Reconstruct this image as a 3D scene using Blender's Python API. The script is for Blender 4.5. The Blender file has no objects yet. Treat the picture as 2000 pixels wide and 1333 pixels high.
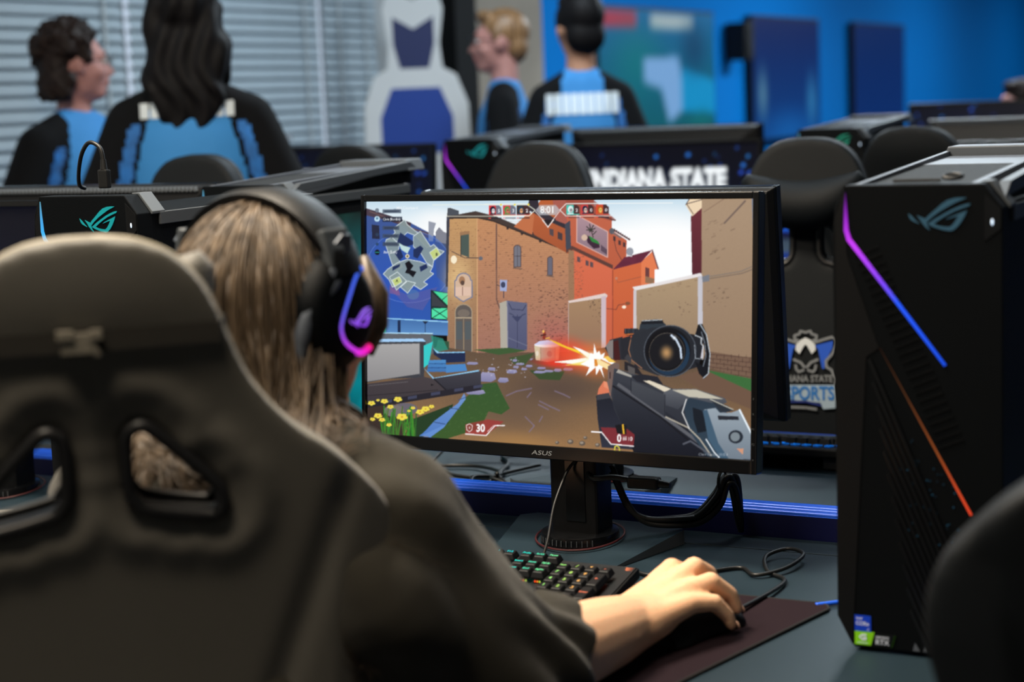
import bpy, bmesh, math, random
import numpy as np
from mathutils import Vector, Matrix, Euler
random.seed(7)
rng = np.random.default_rng(5)
C = bpy.context.scene.collection
SC = bpy.context.scene
PI = math.pi

# ------------------------------------------------------------------ camera
# World axes: X runs along the desk rows, Y away from the seated player, Z up; the lens is over (0,0).
F_PX, PITCH, ROLL, EYE, YAW = 3400.0, .1388, .0413, 1.363, -.48
def cam_axes():
    fwd = np.array([0, math.cos(PITCH), -math.sin(PITCH)]); right = np.array([1., 0, 0]); down = np.cross(fwd, right)
    c, s = math.cos(ROLL), math.sin(ROLL)
    A = np.array([c*right+s*down, -s*right+c*down, fwd])
    T = np.array([[math.cos(YAW), math.sin(YAW), 0], [-math.sin(YAW), math.cos(YAW), 0], [0, 0, 1]])
    return A @ T.T
AX = cam_axes()
cd = bpy.data.cameras.new('camera'); cam = bpy.data.objects.new('camera', cd); C.objects.link(cam)
cd.sensor_width = 36; cd.sensor_fit = 'HORIZONTAL'; cd.lens = F_PX/2000*36
cd.clip_start = .05; cd.clip_end = 200
cam.matrix_world = Matrix(((AX[0][0], -AX[1][0], -AX[2][0], 0), (AX[0][1], -AX[1][1], -AX[2][1], 0), (AX[0][2], -AX[1][2], -AX[2][2], EYE), (0, 0, 0, 1)))
cd.dof.use_dof = True; cd.dof.focus_distance = 2.42; cd.dof.aperture_fstop = 3.3; cd.dof.aperture_blades = 9
SC.camera = cam

# ------------------------------------------------------------------ world, exposure, lamps
wd = bpy.data.worlds.new('world'); SC.world = wd; wd.use_nodes = True
bg = wd.node_tree.nodes['Background']; bg.inputs[0].default_value = (.62, .74, .9, 1); bg.inputs[1].default_value = .9
SC.view_settings.view_transform = 'Standard'; SC.view_settings.look = 'None'; SC.view_settings.exposure = 0; SC.view_settings.gamma = 1
SC.view_settings.use_curve_mapping = False
WARM = (1, .86, .68); COOL = (.78, .91, 1); BLUE = (.25, .6, 1)
LAMPS = [  # x, y, power, colour, word for the label
    (-1.45, 1.6, 82, WARM, 'above the seated player'),
    (-1.9, .6, 30, WARM, 'above the near gaming chair'),
    (-.80, .38, 31, WARM, 'behind the near gaming chair'),
    (-3.0, 2.3, 9, COOL, 'above the left end of the first bench'),
    (-.9, 3.4, 14, COOL, 'above the aisle between the benches'),
    (-2.4, 5.0, 42, COOL, 'above the standing players'),
    (-.6, 6.0, 18, COOL, 'above the second bench'),
    (-1.9, 8.2, 72, COOL, 'nearest to the blue wall'),
    (-1.8, 11.4, 108, COOL, 'above the middle wall screens'),
    (-1.8, 15.5, 74, COOL, 'above the farthest wall screen'),
    (-1.8, 19.5, 40, COOL, 'at the far end of the hall'),
    (.8, 10.0, 18, COOL, 'in the middle of the hall'),
]

# ------------------------------------------------------------------ materials
def lin(c):
    return tuple(((v/255)/12.92 if v/255 <= .04045 else ((v/255+.055)/1.055)**2.4) for v in c)
def mat(name, col, rough=.5, metal=0., bump=0., scale=200., var=0., emis=None, es=1., spec=.5, stretch=None, sheen=0., coat=0., sss=0.):
    m = bpy.data.materials.new(name); m.use_nodes = True
    nt = m.node_tree; b = nt.nodes['Principled BSDF']
    lc = lin(col)
    b.inputs['Base Color'].default_value = (*lc, 1); b.inputs['Roughness'].default_value = rough; b.inputs['Metallic'].default_value = metal
    b.inputs['Specular IOR Level'].default_value = spec
    if sheen: b.inputs['Sheen Weight'].default_value = sheen; b.inputs['Sheen Roughness'].default_value = .4
    if coat: b.inputs['Coat Weight'].default_value = coat
    if sss:
        b.inputs['Subsurface Weight'].default_value = sss; b.inputs['Subsurface Radius'].default_value = (.012, .005, .003)
    if emis:
        b.inputs['Emission Color'].default_value = (*lin(emis), 1); b.inputs['Emission Strength'].default_value = es
    if bump or var:
        tc = nt.nodes.new('ShaderNodeTexCoord'); n = nt.nodes.new('ShaderNodeTexNoise'); n.inputs['Scale'].default_value = scale; n.inputs['Detail'].default_value = 4
        mp = nt.nodes.new('ShaderNodeMapping'); nt.links.new(tc.outputs['Object'], mp.inputs[0]); nt.links.new(mp.outputs[0], n.inputs['Vector'])
        if stretch: mp.inputs['Scale'].default_value = stretch
        if bump:
            bp = nt.nodes.new('ShaderNodeBump'); bp.inputs['Strength'].default_value = bump; bp.inputs['Distance'].default_value = .002
            nt.links.new(n.outputs['Fac'], bp.inputs['Height']); nt.links.new(bp.outputs[0], b.inputs['Normal'])
        if var:
            r = nt.nodes.new('ShaderNodeValToRGB'); e = r.color_ramp.elements
            e[0].position = .3; e[1].position = .7
            e[0].color = (*[max(0, v*(1-var)) for v in lc], 1); e[1].color = (*[min(1, v*(1+var)) for v in lc], 1)
            nt.links.new(n.outputs['Fac'], r.inputs[0]); nt.links.new(r.outputs[0], b.inputs['Base Color'])
    return m
def mat_attr(name, es=1., rough=.3, base=False):
    """colour comes from the mesh's own colour attribute: print when base, otherwise a light-giving screen or lamp"""
    m = bpy.data.materials.new(name); m.use_nodes = True
    nt = m.node_tree; b = nt.nodes['Principled BSDF']; a = nt.nodes.new('ShaderNodeVertexColor'); a.layer_name = 'Col'
    b.inputs['Roughness'].default_value = rough
    if base: nt.links.new(a.outputs[0], b.inputs['Base Color'])
    else:
        b.inputs['Base Color'].default_value = (.004, .004, .005, 1); b.inputs['Specular IOR Level'].default_value = .15
        nt.links.new(a.outputs[0], b.inputs['Emission Color']); b.inputs['Emission Strength'].default_value = es
    return m
M = {}
M['wall'] = mat('wall_paint', (176, 180, 182), .8, bump=.1, scale=60)
M['wall_blue'] = mat('blue_lit_wall', (0, 122, 206), .8, bump=.08, scale=60, spec=.08)  # the blue LED wash on the wall is put into its colour
M['wall_tan'] = mat('tan_panel', (150, 139, 125), .8, var=.12, scale=3, bump=.05)
M['white'] = mat('white_board', (226, 230, 232), .6)
M['floor'] = mat('dark_carpet', (38, 42, 48), .95, bump=.6, scale=300, var=.3)
M['ceiling'] = mat('ceiling_tile', (190, 192, 192), .9, bump=.3, scale=80)
M['black_col'] = mat('black_column_paint', (6, 7, 8), .7, spec=.2)
M['slat'] = mat('blind_slat', (148, 163, 173), .6, var=.05, scale=8)
M['cord'] = mat('blind_tape', (170, 178, 182), .8)
M['frame_al'] = mat('window_aluminium', (120, 124, 128), .4, .7)
M['desk'] = mat('desk_laminate', (30, 45, 54), .42, bump=.25, scale=900, var=.14, spec=.25)
M['desk_edge'] = mat('blue_desk_edging', (10, 60, 170), .4)
M['rail'] = mat('blue_anodised_rail', (24, 92, 226), .3, .15)
M['rail_dark'] = mat('navy_rail_face', (6, 14, 72), .45)
M['steel'] = mat('black_steel', (22, 23, 25), .45, .4)
M['leather'] = mat('chair_leatherette', (9, 14, 18), .6, bump=.35, scale=700, var=.10, spec=.22)  # darker copy: the dimmer light on these chairs is put into the colour
M['leather_lit'] = mat('lit_leatherette', (86, 83, 76), .55, bump=.35, scale=900, var=.10, sheen=.35)  # same upholstery as the other chairs; warm lamplight is put into the colour
M['piping'] = mat('chair_piping', (150, 142, 122), .6)  # beige on the lit chair alone, with the rim light in its colour
M['trim_plastic'] = mat('black_plastic_trim', (24, 24, 25), .42)
M['strap'] = mat('nylon_strap', (46, 44, 40), .8, bump=.6, scale=900, spec=.2)
M['buckle'] = mat('buckle_plastic', (118, 113, 102), .38)
M['pl_black'] = mat('black_plastic', (11, 12, 14), .45, bump=.15, scale=900, spec=.28)
M['pl_gloss'] = mat('gloss_black_plastic', (10, 11, 13), .22)
M['pl_case'] = mat('case_black', (7, 10, 13), .55, bump=.12, scale=500, spec=.10)
M['case_grey'] = mat('case_grey_metal', (84, 90, 97), .45, .3, bump=.1, scale=400)
M['case_mesh'] = mat('case_grille', (40, 44, 48), .6, .3, bump=1., scale=700, stretch=(1, 9, 1))
M['silver'] = mat('silver_plastic', (94, 101, 112), .45, .25)
M['grey_face'] = mat('grey_bevel', (74, 79, 84), .45, 0.)
M['rubber'] = mat('cable_rubber', (14, 15, 16), .45)
M['cable_blue'] = mat('blue_cable', (20, 90, 225), .4)
M['pad'] = mat('mouse_mat_cloth', (40, 30, 35), .95, bump=.5, scale=1500, var=.12, spec=.06)
M['pad_edge'] = mat('mat_stitching', (14, 13, 15), .9)
M['key'] = mat('keycap', (15, 17, 20), .5, bump=.1, scale=900, spec=.25)
M['key_side'] = mat('keyboard_plate', (52, 56, 60), .32, .6, bump=.2, scale=600, stretch=(1, 12, 1))
M['skin'] = mat('skin_light', (240, 190, 152), .48, bump=.18, scale=260, var=.05, sss=.25)
M['skin_pink'] = mat('skin_pink', (182, 130, 122), .55, var=.05, scale=30, sss=.1)
M['skin_tan'] = mat('skin_tan', (190, 140, 112), .55, var=.05, scale=30, sss=.1)
M['nail'] = mat('finger_nail', (236, 190, 165), .25)
M['tee'] = mat('dark_olive_tee', (54, 51, 44), .92, bump=.55, scale=1100, var=.12, sheen=.2, spec=.2)
M['jersey_black'] = mat('jersey_black', (7, 8, 11), .9, bump=.2, scale=300, spec=.2)
M['jersey_blue'] = mat('jersey_light_blue', (52, 132, 198), .8, bump=.2, scale=300)
M['jersey_mid'] = mat('jersey_mid_blue', (34, 104, 176), .75, var=.35, scale=25)
M['jersey_white'] = mat('jersey_white_print', (214, 224, 230), .7)
M['denim'] = mat('dark_trousers', (28, 32, 44), .85, bump=.3, scale=400)
M['eye'] = mat('eye', (232, 230, 226), .2)
M['iris'] = mat('iris', (52, 44, 36), .2)
M['lips'] = mat('lips', (168, 92, 86), .5)
M['glass_rim'] = mat('spectacle_rim', (30, 28, 28), .3)
M['logo_teal'] = mat('logo_teal', (12, 132, 140), .35, emis=(8, 110, 118), es=.55)
M['logo_grey'] = mat('logo_grey', (62, 96, 116), .3, .4, emis=(30, 60, 78), es=.5)
M['logo_green'] = mat('logo_green', (20, 120, 96), .35, emis=(10, 86, 72), es=.6)
M['red_ring'] = mat('red_ring', (58, 13, 18), .5)
M['white_print'] = mat('white_print', (205, 210, 214), .5)
M['grey_print'] = mat('grey_print', (120, 124, 128), .4)
M['dim_print'] = mat('dim_print', (62, 66, 70), .5)
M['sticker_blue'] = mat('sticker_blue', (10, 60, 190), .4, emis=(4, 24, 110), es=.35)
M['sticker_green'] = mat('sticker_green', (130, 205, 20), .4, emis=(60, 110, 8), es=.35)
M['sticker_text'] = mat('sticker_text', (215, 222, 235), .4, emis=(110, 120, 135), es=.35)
M['led_white'] = mat('power_led', (220, 235, 255), .3, emis=(205, 230, 255), es=1.2)
M['glow'] = mat_attr('coloured_light', 1.0)
M['screen'] = mat_attr('lit_screen', 1.0)
M['print'] = mat_attr('printed_colour', rough=.6, base=True)
M['window_glass'] = mat('clear_glass', (255, 255, 255), .02)
g = M['window_glass'].node_tree.nodes['Principled BSDF']; g.inputs['Transmission Weight'].default_value = 1; g.inputs['IOR'].default_value = 1.1
M['brick_out'] = mat('outdoor_brick', (150, 104, 78), .9, var=.3, scale=12)
M['paving_out'] = mat('outdoor_paving', (150, 150, 145), .9, var=.2, scale=2)
M['diffuser'] = mat('lamp_diffuser', (250, 250, 250), .5, emis=(255, 246, 232), es=1.5)
M['paper'] = mat('paper_card', (150, 148, 140), .7)
M['blue_trim'] = mat('blue_chair_trim', (16, 48, 110), .6)
def mat_hair(name, c0, c1, rough=.42, spec=.45):
    m = bpy.data.materials.new(name); m.use_nodes = True; nt = m.node_tree; b = nt.nodes['Principled BSDF']
    b.inputs['Roughness'].default_value = rough; b.inputs['Specular IOR Level'].default_value = spec
    tc = nt.nodes.new('ShaderNodeTexCoord'); mp = nt.nodes.new('ShaderNodeMapping'); n = nt.nodes.new('ShaderNodeTexNoise'); r = nt.nodes.new('ShaderNodeValToRGB')
    mp.inputs['Scale'].default_value = (90, 90, 5); n.inputs['Scale'].default_value = 1; n.inputs['Detail'].default_value = 6
    r.color_ramp.elements[0].color = (*lin(c0), 1); r.color_ramp.elements[1].color = (*lin(c1), 1); r.color_ramp.elements[0].position = .32; r.color_ramp.elements[1].position = .68
    nt.links.new(tc.outputs['Object'], mp.inputs[0]); nt.links.new(mp.outputs[0], n.inputs['Vector']); nt.links.new(n.outputs['Fac'], r.inputs[0]); nt.links.new(r.outputs[0], b.inputs['Base Color'])
    bp = nt.nodes.new('ShaderNodeBump'); bp.inputs['Strength'].default_value = .35; bp.inputs['Distance'].default_value = .003
    nt.links.new(n.outputs['Fac'], bp.inputs['Height']); nt.links.new(bp.outputs[0], b.inputs['Normal'])
    return m
M['hair_brown'] = mat_hair('hair_light_brown', (47, 38, 30), (108, 91, 73))
M['hair_strand'] = mat_hair('hair_strands', (60, 49, 38), (110, 93, 74))
M['hair_dark'] = mat_hair('hair_dark_brown', (24, 17, 15), (42, 30, 26), .6, .2)
M['hair_black'] = mat_hair('hair_black', (8, 7, 8), (18, 16, 18), .6, .15)
M['hair_sandy'] = mat_hair('hair_sandy', (96, 70, 46), (160, 122, 84))

# ------------------------------------------------------------------ mesh helpers
class MB:
    """collects shapes and links them as one mesh object"""
    def __init__(s): s.v = []; s.f = []; s.m = []
    def add(s, v, f, mi=0):
        o = len(s.v); s.v += [tuple(p) for p in v]; s.f += [tuple(i+o for i in q) for q in f]; s.m += [mi]*len(f); return s
    def box(s, c, d, mi=0, rot=None, taper=1.):
        x, y, z = d[0]/2, d[1]/2, d[2]/2
        v = [Vector((a*x*(taper if k > 0 else 1), b*y*(taper if k > 0 else 1), k*z)) for k in (-1, 1) for a, b in ((-1, -1), (1, -1), (1, 1), (-1, 1))]
        if rot is not None: v = [rot @ p for p in v]
        v = [p+Vector(c) for p in v]
        return s.add(v, [(3, 2, 1, 0), (4, 5, 6, 7), (0, 1, 5, 4), (1, 2, 6, 5), (2, 3, 7, 6), (3, 0, 4, 7)], mi)
    def cyl(s, p0, p1, r0, r1=None, n=16, mi=0, cap=True):
        r1 = r0 if r1 is None else r1; p0 = Vector(p0); p1 = Vector(p1); d = (p1-p0).normalized()
        a = d.orthogonal().normalized(); b = d.cross(a)
        v = [p+r*(math.cos(2*PI*i/n)*a+math.sin(2*PI*i/n)*b) for p, r in ((p0, r0), (p1, r1)) for i in range(n)]
        f = [(i, (i+1) % n, n+(i+1) % n, n+i) for i in range(n)]
        if cap: f += [tuple(range(n-1, -1, -1)), tuple(range(n, 2*n))]
        return s.add(v, f, mi)
    def tube(s, path, r, n=8, mi=0, closed=False, flat=1.):
        P = [Vector(p) for p in path]; k = len(P); R = r if hasattr(r, '__len__') else [r]*k
        v = []; up = None
        for i in range(k):
            t = (P[(i+1) % k]-P[i-1]) if closed else (P[min(i+1, k-1)]-P[max(i-1, 0)])
            t = t.normalized() if t.length > 1e-9 else Vector((0, 0, 1))
            if up is None: up = t.orthogonal().normalized()
            up = (up-t*up.dot(t)); up = up.normalized() if up.length > 1e-6 else t.orthogonal().normalized()
            sd = t.cross(up)
            v += [P[i]+R[i]*(math.cos(2*PI*j/n)*up+flat*math.sin(2*PI*j/n)*sd) for j in range(n)]
        f = [(i*n+j, i*n+(j+1) % n, ((i+1) % k)*n+(j+1) % n, ((i+1) % k)*n+j) for i in range(k if closed else k-1) for j in range(n)]
        if not closed: f += [tuple(range(n-1, -1, -1)), tuple(range((k-1)*n, k*n))]
        return s.add(v, f, mi)
    def prism(s, pts, o, ux, uy, depth, mi=0):
        """polygon pts in the frame (o, ux, uy), thickened by depth along ux x uy"""
        o = Vector(o); ux = Vector(ux); uy = Vector(uy); nz = ux.cross(uy).normalized(); n = len(pts)
        ar = sum(pts[i][0]*pts[(i+1) % n][1]-pts[(i+1) % n][0]*pts[i][1] for i in range(n))
        if ar < 0: pts = list(pts)[::-1]
        v = [o+a*ux+b*uy for a, b in pts]+[o+a*ux+b*uy+nz*depth for a, b in pts]
        f = [tuple(range(n-1, -1, -1)), tuple(range(n, 2*n))]+[(i, (i+1) % n, n+(i+1) % n, n+i) for i in range(n)]
        return s.add(v, f, mi)
    def ell(s, c, r, nu=16, nv=10, mi=0, rot=None):
        v = []; c = Vector(c)
        for j in range(nv+1):
            th = PI*j/nv
            for i in range(nu):
                p = Vector((r[0]*math.sin(th)*math.cos(2*PI*i/nu), r[1]*math.sin(th)*math.sin(2*PI*i/nu), r[2]*math.cos(th)))
                v.append(c+(rot @ p if rot is not None else p))
        f = [(j*nu+i, (j+1)*nu+i, (j+1)*nu+(i+1) % nu, j*nu+(i+1) % nu) for j in range(nv) for i in range(nu)]
        return s.add(v, f, mi)
    def cap(s, p0, r0, p1, r1, n=14, mi=0):
        """tapered limb with round ends"""
        p0 = Vector(p0); p1 = Vector(p1); d = p1-p0; L = d.length; d = d/L if L > 1e-6 else Vector((0, 0, 1))
        prof = [(-r0*math.cos(a), r0*math.sin(a)) for a in [PI/2*i/4 for i in range(5)]]+[(L+r1*math.sin(a), r1*math.cos(a)) for a in [PI/2*i/4 for i in range(5)]]
        a = d.orthogonal().normalized(); b = d.cross(a); v = []
        for t, r in prof: v += [p0+d*t+max(r, 1e-5)*(math.cos(2*PI*i/n)*a+math.sin(2*PI*i/n)*b) for i in range(n)]
        f = [(j*n+i, j*n+(i+1) % n, (j+1)*n+(i+1) % n, (j+1)*n+i) for j in range(len(prof)-1) for i in range(n)]
        f += [tuple(range(n-1, -1, -1)), tuple(range((len(prof)-1)*n, len(prof)*n))]
        return s.add(v, f, mi)
    def loft(s, rings, mi=0, cap=True):
        n = len(rings[0]); v = [p for r in rings for p in r]
        f = [(j*n+i, j*n+(i+1) % n, (j+1)*n+(i+1) % n, (j+1)*n+i) for j in range(len(rings)-1) for i in range(n)]
        if cap: f += [tuple(range(n-1, -1, -1)), tuple(range((len(rings)-1)*n, len(rings)*n))]
        return s.add(v, f, mi)
    def mesh(s, name, mats, smooth=False, bevel=0, seg=2):
        me = bpy.data.meshes.new(name); me.from_pydata(s.v, [], s.f)
        for m in (mats if isinstance(mats, (list, tuple)) else [mats]): me.materials.append(m)
        me.polygons.foreach_set('material_index', s.m)
        bm = bmesh.new(); bm.from_mesh(me)
        bmesh.ops.recalc_face_normals(bm, faces=bm.faces)
        if bevel:
            ed = [e for e in bm.edges if len(e.link_faces) == 2 and e.calc_face_angle(0) > .5]
            bmesh.ops.bevel(bm, geom=ed, offset=bevel, segments=seg, affect='EDGES', clamp_overlap=True, profile=.6)
        bm.to_mesh(me); bm.free()
        me.polygons.foreach_set('use_smooth', [bool(smooth)]*len(me.polygons))
        if smooth and smooth != 'all': me.set_sharp_from_angle(angle=math.radians(smooth if smooth > 1 else 40))
        me.update(); return me
    def build(s, name, mats, parent=None, **k):
        return put(name, s.mesh(name, mats, **k), parent)
def put(name, me, parent=None):
    o = bpy.data.objects.new(name, me); C.objects.link(o)
    if parent is not None: o.parent = parent
    return o
def tag(o, label=None, cat=None, group=None, kind=None):
    if label: o['label'] = label
    if cat: o['category'] = cat
    if group: o['group'] = group
    if kind: o['kind'] = kind
    return o
def thing(name, label, cat, loc=(0, 0, 0), rz=0., group=None):
    o = bpy.data.objects.new(name, None); C.objects.link(o); o.empty_display_size = .1
    o.location = loc; o.rotation_euler = (0, 0, rz)
    return tag(o, label, cat, group)
def kids(o): return [c for c in bpy.data.objects if c.parent == o]
def dup(root, loc, rz=0., label=None, group=None, drop=()):
    r = root.copy(); C.objects.link(r); r.location = loc; r.rotation_euler = (0, 0, rz)
    if label: r['label'] = label
    if group: r['group'] = group
    for ch in kids(root):
        if ch.name.split('.')[0] in drop: continue
        c = ch.copy(); C.objects.link(c); c.parent = r
        for gc in kids(ch):
            d = gc.copy(); C.objects.link(d); d.parent = c
    return r
def evaluated(o):
    dg = bpy.context.evaluated_depsgraph_get(); dg.update()
    return bpy.data.meshes.new_from_object(o.evaluated_get(dg))
def remesh(mb, voxel, smooth=4, name='body', fac=.5):
    """one continuous skin over all the collected shapes"""
    me = mb.mesh(name, [M['skin']]); o = bpy.data.objects.new(name, me); C.objects.link(o)
    r = o.modifiers.new('r', 'REMESH'); r.mode = 'VOXEL'; r.voxel_size = voxel; r.adaptivity = 0
    s = o.modifiers.new('s', 'SMOOTH'); s.iterations = smooth; s.factor = fac
    out = evaluated(o); bpy.data.objects.remove(o); bpy.data.meshes.remove(me)
    out.materials.clear(); out.polygons.foreach_set('use_smooth', [True]*len(out.polygons)); out.name = name
    return out
def getv(me):
    a = np.empty(len(me.vertices)*3); me.vertices.foreach_get('co', a); return a.reshape(-1, 3)
def setv(me, a): me.vertices.foreach_set('co', a.astype(np.float32).ravel()); me.update()
def getn(me):
    a = np.empty(len(me.vertices)*3); me.vertices.foreach_get('normal', a); return a.reshape(-1, 3)
def fcent(me):
    a = np.empty(len(me.polygons)*3); me.polygons.foreach_get('center', a); return a.reshape(-1, 3)
def spline(pts, n=6):
    """smooth path through pts"""
    P = [Vector(p) for p in pts]; out = []
    for i in range(len(P)-1):
        a = P[max(i-1, 0)]; b = P[i]; c = P[i+1]; d = P[min(i+2, len(P)-1)]
        for k in range(n):
            t = k/n
            out.append(.5*((2*b)+(-a+c)*t+(2*a-5*b+4*c-d)*t*t+(-a+3*b-3*c+d)*t*t*t))
    return out+[P[-1]]
_glyph = {}
def glyphs(s, bold=0.):
    """vertices (unit height) and triangles of a line of text"""
    k = (s, bold)
    if k not in _glyph:
        cu = bpy.data.curves.new('t', 'FONT'); cu.body = s; cu.offset = bold; cu.resolution_u = 3; cu.align_x = 'CENTER'; cu.align_y = 'CENTER'
        o = bpy.data.objects.new('t', cu); C.objects.link(o); me = evaluated(o); me.calc_loop_triangles()
        v = getv(me)[:, :2].copy(); t = np.array([tuple(x.vertices) for x in me.loop_triangles])
        bpy.data.objects.remove(o); bpy.data.meshes.remove(me); _glyph[k] = (v, t)
    return _glyph[k]
def lettering(mb, s, o, ux, uy, h, bold=.0, lift=.0004, mi=0, shear=0., w=None):
    """text as thin flat letters in the frame (o, ux, uy); h = letter size"""
    v, t = glyphs(s, bold); o = Vector(o); ux = Vector(ux); uy = Vector(uy); nz = ux.cross(uy).normalized()
    if len(t) == 0: return
    sx = h if w is None else w/float(v[:, 0].max()-v[:, 0].min())
    mb.add([o+(a*sx+b*h*shear)*ux+b*h*uy+nz*lift for a, b in v.tolist()], [tuple(x) for x in t.tolist()], mi)
def colored(mb, name, cols, material, parent=None, dom='FACE'):
    me = mb.mesh(name, material)
    at = me.color_attributes.new('Col', 'FLOAT_COLOR', 'POINT')
    at.data.foreach_set('color', np.array([(*c, 1) for c in cols], np.float32).ravel())
    return put(name, me, parent)
# ------------------------------------------------------------------ painted pictures for the screens (flat content of flat panels)
class Canvas:
    """a small painter: shapes are laid on a grid of colours that becomes the colour attribute of a screen's own mesh"""
    def __init__(s, w, h, quad=None, ss=2):
        s.W, s.H, s.ss = w*ss, h*ss, ss; s.a = np.zeros((s.H, s.W, 3)); s.Hm = None
        if quad is not None:   # drawing units are given by the four corners TL TR BR BL
            A = []; B = []
            for (x, y), (u, v) in zip(quad, [(0, 0), (1, 0), (1, 1), (0, 1)]):
                A += [[x, y, 1, 0, 0, 0, -u*x, -u*y], [0, 0, 0, x, y, 1, -v*x, -v*y]]; B += [u, v]
            s.Hm = np.append(np.linalg.solve(np.array(A), np.array(B)), 1).reshape(3, 3)
    def T(s, pts):
        p = np.array(pts, float)
        if s.Hm is None: return p*np.array([s.W, s.H])
        q = np.c_[p, np.ones(len(p))] @ s.Hm.T; q = q[:, :2]/q[:, 2:]
        return q*np.array([s.W, s.H])
    def mask(s, P):
        x0, y0 = np.maximum(np.floor(P.min(0)).astype(int), 0); x1 = min(int(P[:, 0].max())+2, s.W); y1 = min(int(P[:, 1].max())+2, s.H)
        if x1 <= x0 or y1 <= y0: return None
        X, Y = np.meshgrid(np.arange(x0, x1)+.5, np.arange(y0, y1)+.5); m = np.zeros(X.shape, bool); n = len(P)
        for i in range(n):
            (ax, ay), (bx, by) = P[i], P[(i+1) % n]
            if ay == by: continue
            m ^= ((ay > Y) != (by > Y)) & (X < (bx-ax)*(Y-ay)/(by-ay)+ax)
        return x0, y0, x1, y1, m
    def poly(s, pts, col, col2=None, al=1., raw=False, horiz=False, noise=0.):
        P = np.array(pts, float) if raw else s.T(pts); r = s.mask(P)
        if r is None: return
        x0, y0, x1, y1, m = r; c = np.array(col, float)
        if col2 is not None:
            t = np.linspace(0, 1, x1-x0)[None, :, None] if horiz else np.linspace(0, 1, y1-y0)[:, None, None]
            c = c*(1-t)+np.array(col2, float)*t
        c = np.broadcast_to(c, (y1-y0, x1-x0, 3))
        if noise: c = c*(1+noise*rng.standard_normal((y1-y0, x1-x0, 1)))
        sub = s.a[y0:y1, x0:x1]; sub[m] = sub[m]*(1-al)+c[m]*al
    def line(s, pts, w, col, al=1., closed=False):
        P = s.T(pts); k = len(P); w = w*s.W/755 if s.Hm is not None else w*s.W
        for i in range(k if closed else k-1):
            a, b = P[i], P[(i+1) % k]; d = b-a; L = np.hypot(*d)
            if L < 1e-6: continue
            nrm = np.array([-d[1], d[0]])/L*w/2; e = d/L*w*.25
            s.poly([a+nrm-e, b+nrm+e, b-nrm+e, a-nrm-e], col, al=al, raw=True)
    def ell(s, c, rx, ry, col, al=1., ring=0, soft=False, n=36):
        P = s.T([(c[0]+rx*math.cos(2*PI*i/n), c[1]+ry*math.sin(2*PI*i/n)) for i in range(n)])
        if ring: s.line([(c[0]+rx*math.cos(2*PI*i/n), c[1]+ry*math.sin(2*PI*i/n)) for i in range(n)], ring, col, al, True)
        elif soft:
            cc = P.mean(0); rr = (P.max(0)-P.min(0))/2; x0, y0 = np.maximum((cc-rr).astype(int), 0); x1, y1 = np.minimum((cc+rr).astype(int)+1, (s.W, s.H))
            if x1 <= x0 or y1 <= y0: return
            X, Y = np.meshgrid(np.arange(x0, x1), np.arange(y0, y1)); d = np.clip(1-np.hypot((X-cc[0])/rr[0], (Y-cc[1])/rr[1]), 0, 1)[..., None]
            d = al*d*d*(3-2*d); s.a[y0:y1, x0:x1] = s.a[y0:y1, x0:x1]*(1-d)+np.array(col, float)*d
        else: s.poly(P, col, al=al, raw=True)
    def text(s, t, c, h, col, al=1., bold=.02, shear=0., w=None):
        v, tr = glyphs(t, bold); sx = h if w is None else w/(v[:, 0].max()-v[:, 0].min())
        P = s.T([(c[0]+a*sx+b*h*shear, c[1]-b*h) for a, b in v])
        for x in tr: s.poly(P[x], col, al=al, raw=True)
    def specks(s, pts, n, col, w, h, al=.6, ang=0.):
        """n short dashes inside a polygon: worn brickwork, gravel, grass"""
        P = s.T(pts); lo, hi = P.min(0), P.max(0); r = s.mask(P)
        if r is None: return
        x0, y0, x1, y1, m = r; k = s.W/755
        for _ in range(n):
            x, y = rng.uniform(lo, hi); i, j = int(x)-x0, int(y)-y0
            if 0 <= i < m.shape[1] and 0 <= j < m.shape[0] and m[j, i]:
                ww, hh = w*k*rng.uniform(.4, 1), h*k*rng.uniform(.5, 1); dy = ww*ang
                s.poly([(x, y), (x+ww, y+dy), (x+ww, y+dy+hh), (x, y+hh)], np.array(col)*rng.uniform(.85, 1.1), al=al*rng.uniform(.4, 1), raw=True)
    def sheet(s, name, w, h, parent, mtl, es_gain=1.):
        """the picture as a mesh w x h in the parent's XZ plane, facing -Y, top left first"""
        k = s.ss; a = s.a.reshape(s.H//k, k, s.W//k, k, 3).mean((1, 3)); a = np.clip(a/255, 0, 1); ny, nx = a.shape[:2]
        a = a*.9+a.mean(-1, keepdims=True)*.1; a = np.where(a <= .04045, a/12.92, ((a+.055)/1.055)**2.4)*es_gain
        xs = np.linspace(-w/2, w/2, nx+1); zs = np.linspace(h/2, -h/2, ny+1)
        co = np.zeros((ny+1, nx+1, 3)); co[..., 0] = xs[None, :]; co[..., 2] = zs[:, None]
        pad = np.pad(a, ((1, 1), (1, 1), (0, 0)), 'edge'); vc = (pad[:-1, :-1]+pad[1:, :-1]+pad[:-1, 1:]+pad[1:, 1:])/4
        idx = np.arange((ny+1)*(nx+1)).reshape(ny+1, nx+1)
        f = np.stack([idx[1:, :-1], idx[1:, 1:], idx[:-1, 1:], idx[:-1, :-1]], -1).reshape(-1, 4)
        me = bpy.data.meshes.new(name); me.vertices.add(len(co.reshape(-1, 3))); me.vertices.foreach_set('co', co.astype(np.float32).ravel())
        me.loops.add(f.size); me.loops.foreach_set('vertex_index', f.ravel().astype(np.int32)); me.polygons.add(len(f)); me.polygons.foreach_set('loop_start', np.arange(0, f.size, 4, dtype=np.int32))
        me.update(calc_edges=True)
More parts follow.
